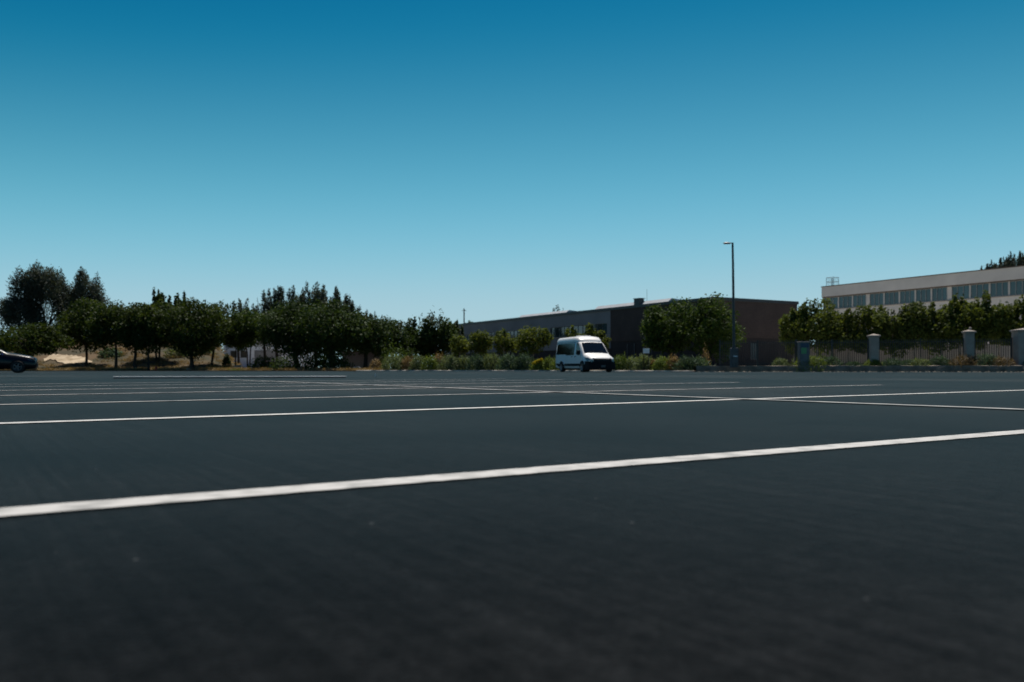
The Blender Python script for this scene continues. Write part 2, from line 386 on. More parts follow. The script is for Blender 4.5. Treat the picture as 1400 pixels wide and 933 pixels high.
def crown_clumps(kind, wd, z0, z1, rng):
    """clumps that fill a crown of width wd between heights z0 and z1"""
    h = z1 - z0; zc = (z0 + z1) / 2; out = []
    if kind == 'round':
        k = int(18 + wd * 2.2)
        out.append((0, 0, zc - h * .02, wd * 0.42, wd * 0.36, h * 0.40, wd * h * .30))
        for i in range(k):
            d = rng.normal(size=3); d /= np.linalg.norm(d)
            q = rng.uniform(0.55, 0.80)
            rr = rng.uniform(0.13, 0.22) * min(wd, h * 1.25)
            out.append((d[0] * wd * 0.5 * q, d[1] * wd * 0.45 * q, zc + d[2] * h * 0.5 * q, rr, rr, rr * rng.uniform(0.65, 0.95), rr * rr * 1.6))
    elif kind == 'upright':            # several vertical sprays
        k = int(14 + wd * 1.6)
        for i in range(k):
            a = rng.uniform(0, 6.28); q = math.sqrt(rng.random()) * 0.40
            x, y = math.cos(a) * q * wd, math.sin(a) * q * wd
            t = z1 - h * (q / 0.40) ** 2 * rng.uniform(0.15, 0.45) - h * rng.uniform(0, 0.10)
            b = z0 + h * rng.uniform(0, 0.35)
            rx = wd * rng.uniform(0.07, 0.13)
            out.append((x, y, (t + b) / 2, rx, rx, (t - b) / 2, rx * (t - b)))
            out.append((x + rng.normal(0, .05) * wd, y, b + (t - b) * 0.35, rx * 1.5, rx * 1.5, (t - b) * .3, rx * (t - b)))
    elif kind in ('plume', 'spire'):              # feathery conifer-like plumes with soft pointed tops
        k = int(9 + wd * 1.1)
        out.append((0, 0, z0 + h * 0.40, wd * 0.42, wd * 0.36, h * 0.40, wd * h * .42))
        for i in range(k):
            a = rng.uniform(0, 6.28); q = math.sqrt(rng.random()) * 0.42
            x, y = math.cos(a) * q * wd, math.sin(a) * q * wd
            t = z1 - h * (abs(x) / (0.44 * wd)) ** 1.6 * rng.uniform(0.15, 0.45) - h * rng.uniform(0, 0.20)
            b = z0 + h * rng.uniform(0.05, 0.35)
            rx = wd * rng.uniform(0.10, 0.15) + 0.15
            lean = (x * .35 + rng.normal(0, .45)) * (kind == 'plume'); tp = .75 if kind == 'plume' else .93
            for j in range(5):
                f = j / 4
                out.append((x + lean * f, y, b + (t - b) * (0.22 + 0.66 * f), rx * 1.25 * (1.04 - f * tp), rx * 1.25 * (1.04 - f * tp), (t - b) * (0.22 - .10 * f), rx * (t - b) * (0.34 - .20 * f)))
    elif kind == 'feather':            # broad soft crown of drooping feathery sprays, uneven on top
        out.append((0, 0, z0 + h * .42, wd * .44, wd * .38, h * .42, wd * h * .5))
        for i in range(13):
            a = rng.uniform(0, 6.28); q = math.sqrt(rng.random()) * .42
            x, y = math.cos(a) * q * wd, math.sin(a) * q * wd
            t = z1 - h * (abs(x) / (.42 * wd)) ** 2 * rng.uniform(.1, .42) - h * rng.uniform(0, .14)
            rx = wd * rng.uniform(.13, .2); rz = h * rng.uniform(.14, .24)
            out.append((x, y, t - rz, rx, rx, rz, rx * rz * 2.2))
            if i < 5: out.append((x * 1.1, y, t - rz * .5, rx * .42, rx * .42, rz * .75, rx * rz * .5))
    elif kind == 'loose':              # young street tree: open, irregular, pointed shoots
        k = int(15 + wd * 2.5)
        out.append((0, 0, zc - h * .06, wd * 0.34, wd * 0.30, h * 0.32, wd * h * .05))
        for i in range(k):
            d = rng.normal(size=3); d /= np.linalg.norm(d)
            q = rng.uniform(0.35, 0.84)
            rr = rng.uniform(0.12, 0.21) * min(wd, h * 1.3)
            out.append((d[0] * wd * 0.48 * q, d[1] * wd * 0.44 * q, zc - h * .04 + d[2] * h * 0.46 * q, rr, rr, rr, rr * rr * 1.6))
        for i in range(6):
            x = rng.uniform(-.36, .36) * wd
            t = z1 - h * abs(x / wd) * rng.uniform(.3, .9) - h * rng.uniform(0, .08)
            out.append((x, rng.uniform(-.2, .2) * wd, t - h * .15, wd * .06, wd * .06, h * .17, wd * h * .018))
    return out

def trunk_mb(height, rad, lean, forks, spread, ztop, rng):
    m = MB()
    pts = [(0, 0, -0.15)]; rads = [rad * 1.45]
    for i in range(1, 5):
        f = i / 4
        pts.append((lean * f + rng.normal(0, rad * 0.35), rng.normal(0, rad * .3), height * f)); rads.append(rad * (1.08 - 0.4 * f))
    m.tube(pts, rads, 8)
    tip = Vector(pts[-1]); low = Vector(pts[2])
    for k in range(forks):
        a = 2 * math.pi * k / forks + rng.uniform(-.4, .4)
        e = Vector((lean + math.cos(a) * spread * rng.uniform(.6, 1), math.sin(a) * spread * rng.uniform(.6, 1), height + (ztop - height) * rng.uniform(.45, .85)))
        s0 = tip.lerp(low, rng.uniform(0, .45))
        mid = s0.lerp(e, 0.5) + Vector((math.cos(a) * spread * .12, math.sin(a) * spread * .12, 0))
        m.tube([s0, mid, e], [rad * .55, rad * .35, rad * .1], 6)
    return m

TREES = []
def tree(name, label, px, depth, top, bot, wpx, kind, leaf, seed, size=0.30, dens=1.0, trunk=0.16, base_z=0.1, bark='bark', lean=0.0, group=None, stems=1, cat='tree', by=None):
    rng = np.random.default_rng(seed)
    sc = depth / F
    H, zb, wd = Z(top, depth) - base_z, Z(bot, depth) - base_z, wpx * sc
    root = empty(name, (X(px, depth), depth, base_z))
    tag(root, label, cat, group)
    cl = crown_clumps(kind, wd, zb, H, rng)
    n = int(dens * 18.0 * wd * (H - zb) / (size * size))
    n = max(500, min(n, 26000))
    me = leaf_mesh("crown", cl, n, size, rng, M[leaf], aspect=0.36 if kind in ('plume', 'spire', 'feather') else 0.6, along=(kind in ('plume', 'spire', 'upright', 'feather')))
    link(bpy.data.objects.new("crown", me), root)
    tm = MB()
    for s in range(stems):
        off = (s - (stems - 1) / 2) * 0.5
        sub = trunk_mb(zb + (H - zb) * 0.25, trunk * (1 if stems == 1 else 0.7), lean + off * 0.9, 5, wd * 0.34, H, rng)
        tm.add([(v[0] + off * .35, v[1], v[2]) for v in sub.v], sub.f, True)
    tm.build("trunk", M[bark], root)
    TREES.append(root)
    return root

# ------------------------------------------------------------------ ground
# edge of the asphalt, from far left to far right (x, y)
EDGE = [(X(p, d), d) for p, d in ((-1500, 92), (-300, 89), (60, 88), (300, 87), (420, 85), (500, 83), (640, 79), (770, 75), (890, 69), (952, 65.5), (1400, 59.5), (1900, 54), (3000, 46))]
m = MB(); S = 1500
m.quad((-S, -S, -0.04), (S, -S, -0.04), (S, S, -0.04), (-S, S, -0.04))
tag(m.build("ground", M['earth']), kind='structure')

m = MB()
nE = len(EDGE)
vs = [(x, y, 0) for x, y in EDGE] + [(x, -40, 0) for x, y in EDGE]
m.add(vs, [(i, i + nE, i + nE + 1, i + 1) for i in range(nE - 1)])
lot = tag(m.build("parking_lot", M['asphalt']), kind='structure')
lot.data.update()

def paint_strip(p, q, width, z=0.004, name="parking_line", mtl='paint', seg=24, jit=0.004, seed=0):
    rng = random.Random(seed)
    p, q = Vector((*p, 0)), Vector((*q, 0))
    d = (q - p).normalized(); nrm = Vector((-d.y, d.x, 0))
    m = MB(); vs = []
    L = (q - p).length
    for i in range(seg + 1):
        c = p.lerp(q, i / seg)
        for s in (-1, 1):
            k = c + nrm * (s * width / 2 + rng.uniform(-jit, jit)); vs.append((k.x, k.y, z))
    m.add(vs, [(2 * i, 2 * i + 1, 2 * i + 3, 2 * i + 2) for i in range(seg)])
    return m.build(name, M[mtl], lot)

def gp(px, py):                            # ground point seen at a photo pixel (measuring aid)
    d = F * HC / (py - YH)
    return Vector((X(px, d), d))

# stall lines: one end towards the left of the frame, the other on the row's far edge
LINES = [  # (point a, point b, width, material)
    (gp(0, 703.5), gp(1400, 591.5), 0.096, 'paint', 1.0, 3.0),
    (gp(0, 580), gp(1400, 534), 0.115, 'paint', 2.0, 0.4),
    (gp(0, 554), gp(1205, 526.8), 0.12, 'old_paint', 2.0, 0),
    (gp(0, 541.5), gp(1011, 523.2), 0.13, 'old_paint', 2.0, 0),
    (gp(0, 534.5), gp(877, 521.2), 0.13, 'old_paint', 2.0, 0),
    (gp(0, 529.5), gp(770, 519.6), 0.13, 'old_paint', 2.0, 0),
    (gp(0, 526), gp(690, 518.3), 0.13, 'old_paint', 2.0, 0),
]
for i, (a, b, wdt, mt, e0, e1) in enumerate(LINES):
    d = (b - a).normalized()
    paint_strip(a - d * e0, b + d * e1, wdt, 0.004, "parking_line", mt, 260, 0.0022, i)
a, b = gp(1400, 561.5), gp(560, 529.2)
d = (b - a).normalized()
paint_strip(a - d * 2.5, b + d * 8.5, 0.12, 0.008, "parking_line", 'old_paint', 40, 0.004, 77)

# long low barrier strip lying on the lot
a, b = gp(155, 517.6), gp(474, 516.9)
bar = empty("barrier_strip", ((a.x + b.x) / 2, (a.y + b.y) / 2, 0), math.atan2(b.y - a.y, b.x - a.x))
tag(bar, "long low white-topped barrier strip lying on the asphalt in front of the left trees", "barrier")
hl = (b - a).length / 2
MB().box(-hl + .02, hl - .02, -.09, .09, 0.0, 0.022).build("base", M['black_base'], bar, 0.006)  # black base paints in the dark shadow line under the white strip
MB().box(-hl, hl, -.075, .075, 0.0225, 0.05).build("top_strip", M['strip_white'], bar, 0.01)

# verge behind the asphalt edge: a kerb-high strip that rises into a bank on the left
def bank_height(px, back):
    k = 1.0 if px < 285 else max(0.0, 1 - (px - 285) / 45)
    t = min(max((back - 6) / 24, 0), 1); t = t * t * (3 - 2 * t)
    return 0.06 + 0.012 * back * (back < 6) + k * t * 4.4
rngv = random.Random(5)
m = MB(); vs = []; nx, ny = 150, 34
for i in range(nx + 1):
    px = -900 + (965 + 900) * i / nx
    for j in range(ny + 1):
        back = 0.35 + 70 * (j / ny) ** 1.7
        e = np.interp(px, [-1500, -300, 60, 300, 420, 500, 640, 770, 890, 952, 1400], [92, 89, 88, 87, 85, 83, 79, 75, 69, 65.5, 59.5])
        d = e + back
        bump = (math.sin(px * .09 + back) * .5 + math.sin(px * .21 + back * .7 + 2) * .5) * 0.10 * min(1, back / 6)
        z = bank_height(px, back) + (bump + rngv.uniform(-.03, .05) * min(1, back / 4) if back > 0.5 else 0)
        vs.append((X(px, d), d, z))
m.add(vs, [(i * (ny + 1) + j, (i + 1) * (ny + 1) + j, (i + 1) * (ny + 1) + j + 1, i * (ny + 1) + j + 1) for i in range(nx) for j in range(ny)], True)
tag(m.build("verge", M['earth']), kind='structure')
def verge_z(px, d):
    e = np.interp(px, [-1500, -300, 60, 300, 420, 500, 640, 770, 890, 952, 1400], [92, 89, 88, 87, 85, 83, 79, 75, 69, 65.5, 59.5])
    return bank_height(px, max(d - e, 0))

# pale sandy cut in the bank
m = MB(); vs = []
rngp = random.Random(8); outl = []
for i in range(22):
    f = i / 21
    px = 60 + 66 * f
    wob = 1.1 * math.sin(f * 9) + rngp.uniform(-.7, .7)
    for j in range(7):
        g = j / 6
        d = 101.5 - 2.5 * f + wob * 0.7 + g * (rngp.uniform(.8, 1.15) * 4.4 * math.sin(math.pi * min(max(f, .04), .97)) ** .6)
        vs.append((X(px, d), d, verge_z(px, d) + .14 + .05 * rngp.random()))
m.add(vs, [(i * 7 + j, (i + 1) * 7 + j, (i + 1) * 7 + j + 1, i * 7 + j + 1) for i in range(21) for j in range(6)], True)
tag(m.build("sand_slope", M['pale_earth']), kind='structure')

# forecourt behind the fence on the right
m = MB()
m.add([(X(952, 68.5), 68.5, .42), (X(1400, 62.5), 62.5, .42), (X(1900, 57), 57, .42), (95, 66, .42), (120, 150, .42), (30, 150, .42), (X(952, 110), 110, .42)], [tuple(range(7))])
tag(m.build("forecourt", M['paving']), kind='structure')
m = MB()
bedp = [(X(p, d), d) for p, d in ((952, 66.0), (1400, 60.0), (1900, 54.5))]
vs = [(x, y, .44) for x, y in bedp] + [(x, y + 3.2, .46) for x, y in bedp]
m.add(vs, [(0, 1, 4, 3), (1, 2, 5, 4)])
tag(m.build("planting_bed", M['earth']), kind='structure')

# sunlit paving added to bounce light onto the white building's shaded wall
m = MB(); m.add([(X(330, 101), 101, .22), (X(440, 99), 99, .22), (X(430, 150), 149.9, .22), (X(306, 150), 149.9, .22), (X(318, 125), 125, .22)], [(0, 1, 2, 3, 4)])
tag(m.build("bounce_yard", M['paving']), kind='structure')
# kerbs
def kerb(name, pts, seglen, wd, hgt, mtl, rough, z0=-0.03, seed=1):
    rng = random.Random(seed)
    root = tag(empty(name, (pts[0][0], pts[0][1], 0)), kind='structure')
    for (x0, y0), (x1, y1) in zip(pts[:-1], pts[1:]):
        L = math.hypot(x1 - x0, y1 - y0); k = max(1, round(L / seglen)); ang = math.atan2(y1 - y0, x1 - x0)
        for i in range(k):
            ln = L / k
            mb = MB(); nseg = 5; vs = []
            for s in range(nseg + 1):
                xx = 0.012 + (ln - 0.024) * s / nseg
                j1, j2, j3 = (rng.uniform(-rough, rough) for _ in range(3))
                vs += [(xx, -wd * .5 + j1, z0), (xx, -wd * .5 + j1 * .6 + wd * .05, hgt * .45), (xx, -wd * .38 + j2, hgt + j3 * .5), (xx, wd * .5, hgt + j2 * .4), (xx, wd * .5, z0)]
            fs = [(s * 5 + a, (s + 1) * 5 + a, (s + 1) * 5 + a + 1, s * 5 + a + 1) for s in range(nseg) for a in range(4)]
            mb.add(vs, fs + [(0, 1, 2, 3, 4), tuple(nseg * 5 + a for a in (4, 3, 2, 1, 0))])
            f = i / k
            o = mb.build("kerb_stone", M[mtl], root)
            o.location = (x0 + (x1 - x0) * f - pts[0][0], y0 + (y1 - y0) * f - pts[0][1], 0)
            o.rotation_euler = (0, 0, ang)
    return root
kerb("kerb", [(X(p, d), d) for p, d in ((488, 83.5), (640, 79.2), (770, 75.2), (890, 69.2), (950, 66.2))], 2.4, .35, .10, 'pale_kerb', .02, seed=3)
kerb("kerb", [(X(p, d), d) for p, d in ((952, 65.6), (1400, 59.6), (1720, 55.6))], 2.3, .5, .47, 'kerb', .05, seed=4)
m = MB(); rg = random.Random(12)           # crumbled footing along the raised kerb
for i in range(220):
    p = rg.uniform(955, 1430); d = np.interp(p, [952, 1400], [65.1, 59.1]) - abs(rg.gauss(0, .14)); s = rg.uniform(.03, .11)
    x, y = X(p, d), d
    vs = [(x + math.cos(a) * s * rg.uniform(.7, 1.3), y + math.sin(a) * s * .6, 0) for a in (0, 1.25, 2.5, 3.8, 5.0)] + [(x + rg.uniform(-.03, .03), y, s * rg.uniform(.35, .8))]
    m.add(vs, [(i, (i + 1) % 5, 5) for i in range(5)])
tag(m.build("rubble", M['kerb']), "crumbled stone and grit along the foot of the raised kerb", "rubble", kind='stuff')

# ------------------------------------------------------------------ buildings
LV = Vector((-0.494, 0.869)); B1R = math.atan2(.869, -.494)
def ribbon(root, mbw, t0, t1, z0, z1, npane, recess, frame_mat, blind=(), out=1):
    """one window: a frame part with one pane sub-part per pane; wall pieces are added by the caller"""
    fr = MB(); bw = 0.055; y = -recess
    fr.box(t0, t1, y - .05, y + .05, z0, z0 + bw); fr.box(t0, t1, y - .05, y + .05, z1 - bw, z1)
    pw = (t1 - t0) / npane
    for i in range(npane + 1):
        c = t0 + pw * i
        a, b = (c, c + bw) if i == 0 else ((c - bw, c) if i == npane else (c - bw / 2, c + bw / 2))
        fr.box(a, b, y - .048, y + .048, z0 + bw + .002, z1 - bw - .002)
    fo = fr.build("window", M[frame_mat], root)
    for i in range(npane):
        MB().box(t0 + pw * i + bw * .5, t0 + pw * (i + 1) - bw * .5, y - .02, y - .005, z0 + bw * .6, z1 - bw * .6).build("pane", M['curtain_glass' if i in blind else 'glass'], fo)

# --- long low building with a dark brick end
C1 = Vector((X(975, 85), 85))
b1 = empty("office_building", (C1.x, C1.y, 0), B1R)
tag(b1, "long low grey office building with ribbon windows and a dark brown brick end", "building")
HB = 7.60; LEN = 66; WID = 12.3; TB = 17.6
bw = MB()                                   # brick block (0..TB), upper and lower courses
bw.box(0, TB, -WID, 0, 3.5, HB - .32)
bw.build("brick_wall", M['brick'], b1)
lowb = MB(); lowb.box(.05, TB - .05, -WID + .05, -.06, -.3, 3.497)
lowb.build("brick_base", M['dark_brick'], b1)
wl = MB()                                   # concrete wall with window openings
wz0, wz1 = 4.40, 5.77
bays = [(18.3, 31.2), (33.0, 45.5), (47.2, 59.5)]
wl.box(TB + .003, LEN, -.35, 0, wz1, HB - .32); wl.box(TB + .003, LEN, -.35, 0, 2.70, wz0)
prev = TB + .003
for a_, b_ in bays + [(LEN, LEN)]:
    wl.box(prev, a_, -.35, 0, wz0, wz1); prev = b_
wl.box(TB + .003, LEN, -WID, -WID + .3, 0, HB - .32); wl.box(LEN - .3, LEN - .002, -WID + .3, -.35, 0, HB - .32)
wl.build("wall", M['concrete'], b1)
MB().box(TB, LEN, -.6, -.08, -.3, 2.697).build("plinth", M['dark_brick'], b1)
MB().box(TB + .3, LEN - .4, -WID + .4, -1.3, 0, HB - .8).build("interior", M['inside'], b1)
for q, (a_, b_) in enumerate(bays):
    k = 3; wd = (b_ - a_) / k
    for i in range(k):
        ribbon(b1, None, a_ + wd * i + .01, a_ + wd * (i + 1) - .01, wz0, wz1, 4, .16, 'dark_mullion', blind=((1, 2) if (i + q) % 2 else (0, 3)))
MB().box(a_ * 0 + TB + .1, LEN, .0, .06, wz0 - .09, wz0 - .003).build("sill", M['light_concrete'], b1)
fa = MB(); fa.box(-.12, LEN + .1, -WID - .12, .12, HB - .32, HB); fa.build("roof", M['fascia'], b1)
for t0, t1, hgt in ((7.5, 21.5, .46), (28.0, 40.5, .40)):
    m = MB()
    m.add([(t0, -.35, HB + .002), (t1, -.35, HB + .002), (t1, -.95, HB + hgt), (t0, -.95, HB + hgt), (t0, -6, HB + .002), (t1, -6, HB + .002)], [(0, 1, 2, 3), (3, 2, 5, 4), (0, 3, 4), (1, 5, 2)])
    m.build("raised_roof", M['roof_metal'], b1)
vt = MB().box(12.3, 13.3, -.9, -.2, HB + .003, HB + .74).build("roof_vent", M['fascia'], b1)
MB().box(12.2, 13.4, -1.0, -.12, HB + .741, HB + .80).build("vent_lid", M['fascia'], vt)
MB().tube([(12.9, -1.8, HB + .0), (12.9, -1.8, HB + 1.9)], .018, 6).build("antenna", M['fascia'], b1)
# recessed doors and openings in the brick base
for t_, wd_ in ((13.0, 1.2), (8.2, 1.6)):
    dr = MB().box(t_, t_ + wd_, -.04, .0, 0, 3.1).build("door", M['inside'], b1)
    MB().box(t_ - .1, t_ - .005, -.05, .03, 0, 3.15).box(t_ + wd_ + .005, t_ + wd_ + .1, -.05, .03, 0, 3.15).build("door_frame", M['dark_mullion'], dr)
for y_, wd_ in ((-5.3, .95), (-1.8, .9)):
    wn = MB().box(-.0, .05, y_ - wd_, y_, 1.2, 3.0).build("window", M['dark_mullion'], b1)
    MB().box(-.02, -.005, y_ - wd_ + .1, y_ - .1, 1.3, 2.9).build("pane", M['curtain_glass'], wn)

# --- cream building
S2 = Vector((X(1125, 105), 105)); LEN2 = 36
O2 = S2 - LV * LEN2
b2 = empty("upper_office_building", (O2.x, O2.y, 0), B1R)
tag(b2, "cream two-storey building with a top row of windows behind the fence trees", "building")
H2, W0, W1 = 10.62, 7.72, 9.16
piers = [0.0, 2.35, 4.4, 6.38, 6.76, 8.75, 10.75, 12.75, 14.7, 16.62, 17.0, 19.1, 21.2, 23.2, 25.2, 27.2, 29.2, 31.2, 33.2, 35.2]   # distance from the far corner
wl = MB()
wl.box(0, LEN2, -14, .22, W1 + .12, H2 - .10)            # overhanging upper band
wl.box(0, LEN2, -.4, 0, .2, W0)
wl.box(LEN2 - .3, LEN2, -14, -.4, .2, W1 + .117); wl.box(0, .3, -14, -.4, .2, W1 + .117)
pl = [(LEN2 - p - .06, LEN2 - p + .06) for p in piers]
pl = [(max(0, a_), min(LEN2, b_)) for a_, b_ in pl]
for a_, b_ in pl: wl.box(a_, b_, -.4, -.02, W0, W1 + .118)
wl.build("wall", M['cream'], b2)
MB().box(-.06, LEN2 + .06, -14.06, .28, H2 - .10, H2).build("roof", M['brown_trim_shade'], b2)
MB().box(.02, LEN2 - .02, -.3, .16, W1, W1 + .115).build("soffit_shade", M['brown_trim_shade'], b2)  # brown strip paints in the shade line under the overhanging band
MB().box(.4, LEN2 - .4, -13.5, -1.4, .3, H2 - .5).build("interior", M['inside'], b2)
rb = random.Random(3)
for p0, p1 in zip(piers[:-1], piers[1:]):
    a_, b_ = LEN2 - p1 + .06, LEN2 - p0 - .06
    if b_ - a_ < .8:
        MB().box(a_, b_, -.4, -.03, W0, W1 - .003).build("pier", M['cream'], b2); continue
    ribbon(b2, None, a_ + .002, b_ - .002, W0 + .002, W1 - .002, 3, .06, 'mullion', blind=[i for i in range(3) if rb.random() < .35])
MB().box(0, LEN2, .0, .08, W0 - .10, W0 - .004).build("sill", M['light_concrete'], b2)
for p0 in range(1, 35, 3):                              # ground-floor windows half seen through the fence
    a_ = LEN2 - p0 - 2.2
    wn = MB().box(a_, a_ + 1.9, .0, .05, 3.4, 5.2).build("window", M['mullion'], b2)
    for i in range(2): MB().box(a_ + .08 + i * .9, a_ + .92 + i * .9, .055, .07, 3.48, 5.12).build("pane", M['glass'], wn)
cg = MB(); cx0, cx1, cy0, cy1 = LEN2 - 1.35, LEN2 - .3, -1.3, -.3
for x_ in (cx0, cx1):
    for y_ in (cy0, cy1): cg.tube([(x_, y_, H2), (x_, y_, H2 + 1.1)], .03, 6)
for z_ in (.55, 1.1):
    cg.tube([(cx0, cy0, H2 + z_), (cx1, cy0, H2 + z_), (cx1, cy1, H2 + z_), (cx0, cy1, H2 + z_), (cx0, cy0, H2 + z_)], .022, 5)
for i in range(1, 7):
    x_ = cx0 + (cx1 - cx0) * i / 7; cg.tube([(x_, cy1, H2), (x_, cy1, H2 + 1.1)], .012, 4); cg.tube([(x_, cy0, H2), (x_, cy0, H2 + 1.1)], .012, 4)
cg.build("roof_cage", M['cabinet'], b2)

# --- white building behind the left trees
d0 = 150
b3 = empty("white_building", (X(306, d0), d0, 0))
tag(b3, "white flat-roofed building glimpsed between the trunks behind the left trees", "building")
wx = X(404, d0) - X(306, d0)
MB().box(0, wx, 0, 14, 0, Z(452, d0)).build("wall", M['white_wall'], b3)
MB().box(-.1, wx + .1, -.1, 14.1, Z(452, d0) + .002, Z(452, d0) + .25).build("roof", M['roof_metal'], b3)
gx = X(348, d0) - X(306, d0)
gd = MB().box(gx, gx + 4.9, -.06, -.003, 0.1, Z(479, d0)).build("garage_door", M['grey_wall'], b3)
for i in range(4): MB().box(gx + .06, gx + 4.84, -.085, -.062, .3 + i * .76, 1.0 + i * .76).build("door_panel", M['grey_wall'], gd)
for x_ in (1.2, 3.0): 
    wn = MB().box(x_, x_ + 1.2, -.05, -.002, 2.2, 3.5).build("window", M['mullion'], b3)
    MB().box(x_ + .08, x_ + 1.12, -.065, -.052, 2.28, 3.42).build("pane", M['glass'], wn)
# --- low grey walls
d0 = 101
lw = MB().box(X(468, d0), X(530, d0), d0, d0 + .25, 0, Z(482, d0)).box(X(468, d0) - .05, X(530, d0) + .05, d0 - .06, d0 + .31, Z(482, d0) + .002, Z(482, d0) + .12)
tag(lw.build("garden_wall", M['grey_wall']), "low grey wall in deep shade under the dark trees left of the shrubs", "wall")
d0 = 77
lw = empty("block_wall", (X(1098, d0), d0, .42)); tag(lw, "long pale grey block wall behind the metal fence under the cream building", "wall")
wx = X(1425, d0 - 5) - X(1098, d0)
MB().box(0, wx, 0, .3, -.1, Z(473.5, d0) - .42).build("wall", M['grey_wall'], lw)
MB().box(-.06, wx + .06, -.08, .38, Z(473.5, d0) - .418, Z(472, d0) - .40).build("coping", M['grey_wall'], lw)
lw.rotation_euler = (0, 0, R(-9))

# ------------------------------------------------------------------ fence and pillars
def fence_depth(px): return float(np.interp(px, [950, 1400, 1700], [67.2, 61.2, 57.2]))
def fpos(px): d = fence_depth(px); return Vector((X(px, d), d))
GZ = .44
picket_me = None
def fence(px0, px1, label):
    global picket_me
    a, b = fpos(px0), fpos(px1)
    L = (b - a).length
    root = empty("metal_fence", (a.x, a.y, GZ), math.atan2(b.y - a.y, b.x - a.x))
    tag(root, label, "fence", "metal fence panels along the raised kerb")
    ht = 2.05
    for z_ in (.18, ht - .22): MB().box(0, L, -.02, .02, z_, z_ + .045).build("rail", M['fence'], root)
    k = max(1, round(L / 2.9))
    for i in range(k + 1):
        MB().box(L * i / k - .04, L * i / k + .04, -.04, .04, -.1, ht + .06).build("post", M['fence'], root)
    n = int(L / .152)
    if picket_me is None:
        pk = MB().box(-.023, .023, -.012, .012, .03, ht - .05)
        pk.add([(-.023, -.012, ht - .05), (.023, -.012, ht - .05), (.023, .012, ht - .05), (-.023, .012, ht - .05), (0, 0, ht + .03)], [(0, 1, 4), (1, 2, 4), (2, 3, 4), (3, 0, 4)])
        o = pk.build("picket", M['fence'], root); picket_me = o.data; first = 1
        o.location = (L / n * .5, -.036, 0)
    else: first = 0
    for i in range(first, n):
        o = bpy.data.objects.new("picket", picket_me); link(o, root); o.location = (L / n * (i + .5), -.036, 0)
fence(984, 1088, "dark metal picket fence in front of the brown brick end wall")
fence(1089, 1187, "metal picket fence left of the tall stone pillar with the pale cap")
fence(1201, 1318, "long metal picket fence between the two capped pillars")
fence(1332, 1383, "short metal picket fence before the pillar at the frame edge")

def pillar(px, top, wd, label, cap=.14):
    d = fence_depth(px) - .15; h = Z(top, d) - GZ
    root = empty("gate_pillar", (X(px, d), d, GZ), R(-8))
    tag(root, label, "pillar", "stone pillars of the fence")
    MB().box(-wd / 2, wd / 2, -wd / 2, wd / 2, -.1, h - .16).build("shaft", M['light_concrete'], root, .015)
    cw = wd / 2 + .10
    c = MB().box(-cw + .07, cw - .07, -cw + .07, cw - .07, h - .157, h - .09)
    c.box(-cw, cw, -cw, cw, h - .088, h)
    c.add([(-cw, -cw, h + .002), (cw, -cw, h + .002), (cw, cw, h + .002), (-cw, cw, h + .002), (0, 0, h + cap)], [(0, 1, 4), (1, 2, 4), (2, 3, 4), (3, 0, 4)])
    c.build("cap", M['light_concrete'], root)
    return root
pillar(1194.5, 459, .62, "pale square stone pillar with a broad cap, first from the brick building")
pl2 = pillar(1324.5, 453.5, .58, "pale square stone pillar with a ball on its cap in the middle of the fence")
MB().lathe([(0.001, .30), (.07, .28), (.10, .2), (.07, .11), (.001, .08)], 10).build("finial", M['light_concrete'], pl2).location = (.1, 0, Z(453.5, fence_depth(1324)) - GZ + .02)
pillar(1399, 451.5, 1.15, "wide dark grey stone pillar cut by the frame beside the brown shrub")

# utility cabinet beside the fence
d0 = 63.7
cb = empty("utility_cabinet", (X(1098.5, d0), d0, GZ)); tag(cb, "tall pale cabinet with a green panel standing at the left end of the light fence", "cabinet")
MB().box(-.36, .36, -.3, .3, -.1, 1.80).build("body", M['cabinet'], cb, .02)
MB().box(-.40, .40, -.34, .34, 1.802, 1.88).build("lid", M['light_concrete'], cb, .015)
MB().box(-.28, .12, -.325, -.302, .95, 1.40).build("notice_panel", M['green_panel'], cb)
MB().box(-.30, .30, -.322, -.302, 1.43, 1.74).build("upper_panel", M['blue_panel'], cb)
MB().box(-.30, .30, -.322, -.302, .05, .90).build("door", M['cabinet'], cb)

# street lamp on its plinth
d0 = 64.0
lp = empty("street_lamp", (X(1003.5, d0), d0, GZ)); tag(lp, "tall dark street lamp with one flat lamp head on a concrete plinth", "street lamp")
MB().box(-.26, .26, -.26, .26, -.1, 1.40).build("plinth", M['plinth'], lp, .03)
MB().box(-.14, .2, -.275, -.262, .72, .80).build("plate", M['sign_white'], lp)
hp = Z(332, d0) - GZ
MB().tube([(0, 0, 1.4), (-.03, 0, 4), (-.08, 0, 8), (-.11, 0, hp)], [.115, .10, .085, .075], 12).build("pole", M['pole'], lp)
MB().box(-.16, .16, -.16, .16, 1.402, 1.46).build("base_plate", M['pole'], lp)
MB().tube([(-.11, 0, hp - .06), (-.30, 0, hp - .02)], .035, 8).build("arm", M['pole'], lp)
hd = MB(); vs = []
for s in range(9):
    f = s / 8; x_ = -.26 - .58 * f; wv = .15 * (math.sin(math.pi * (0.12 + .80 * f)) ** .6); hv = .095 * (math.sin(math.pi * (0.16 + .78 * f)) ** .7)
    for k in range(8):
        a_ = math.pi * k / 7; vs.append((x_, wv * math.cos(a_), hp - .06 + .02 * f + hv * math.sin(a_)))
hd.add(vs, [(s * 8 + k, (s + 1) * 8 + k, (s + 1) * 8 + k + 1, s * 8 + k + 1) for s in range(8) for k in range(7)] + [tuple(range(8)), tuple(range(71, 63, -1))], True)
hd.build("lamp_head", M['lamp_shell'], lp)
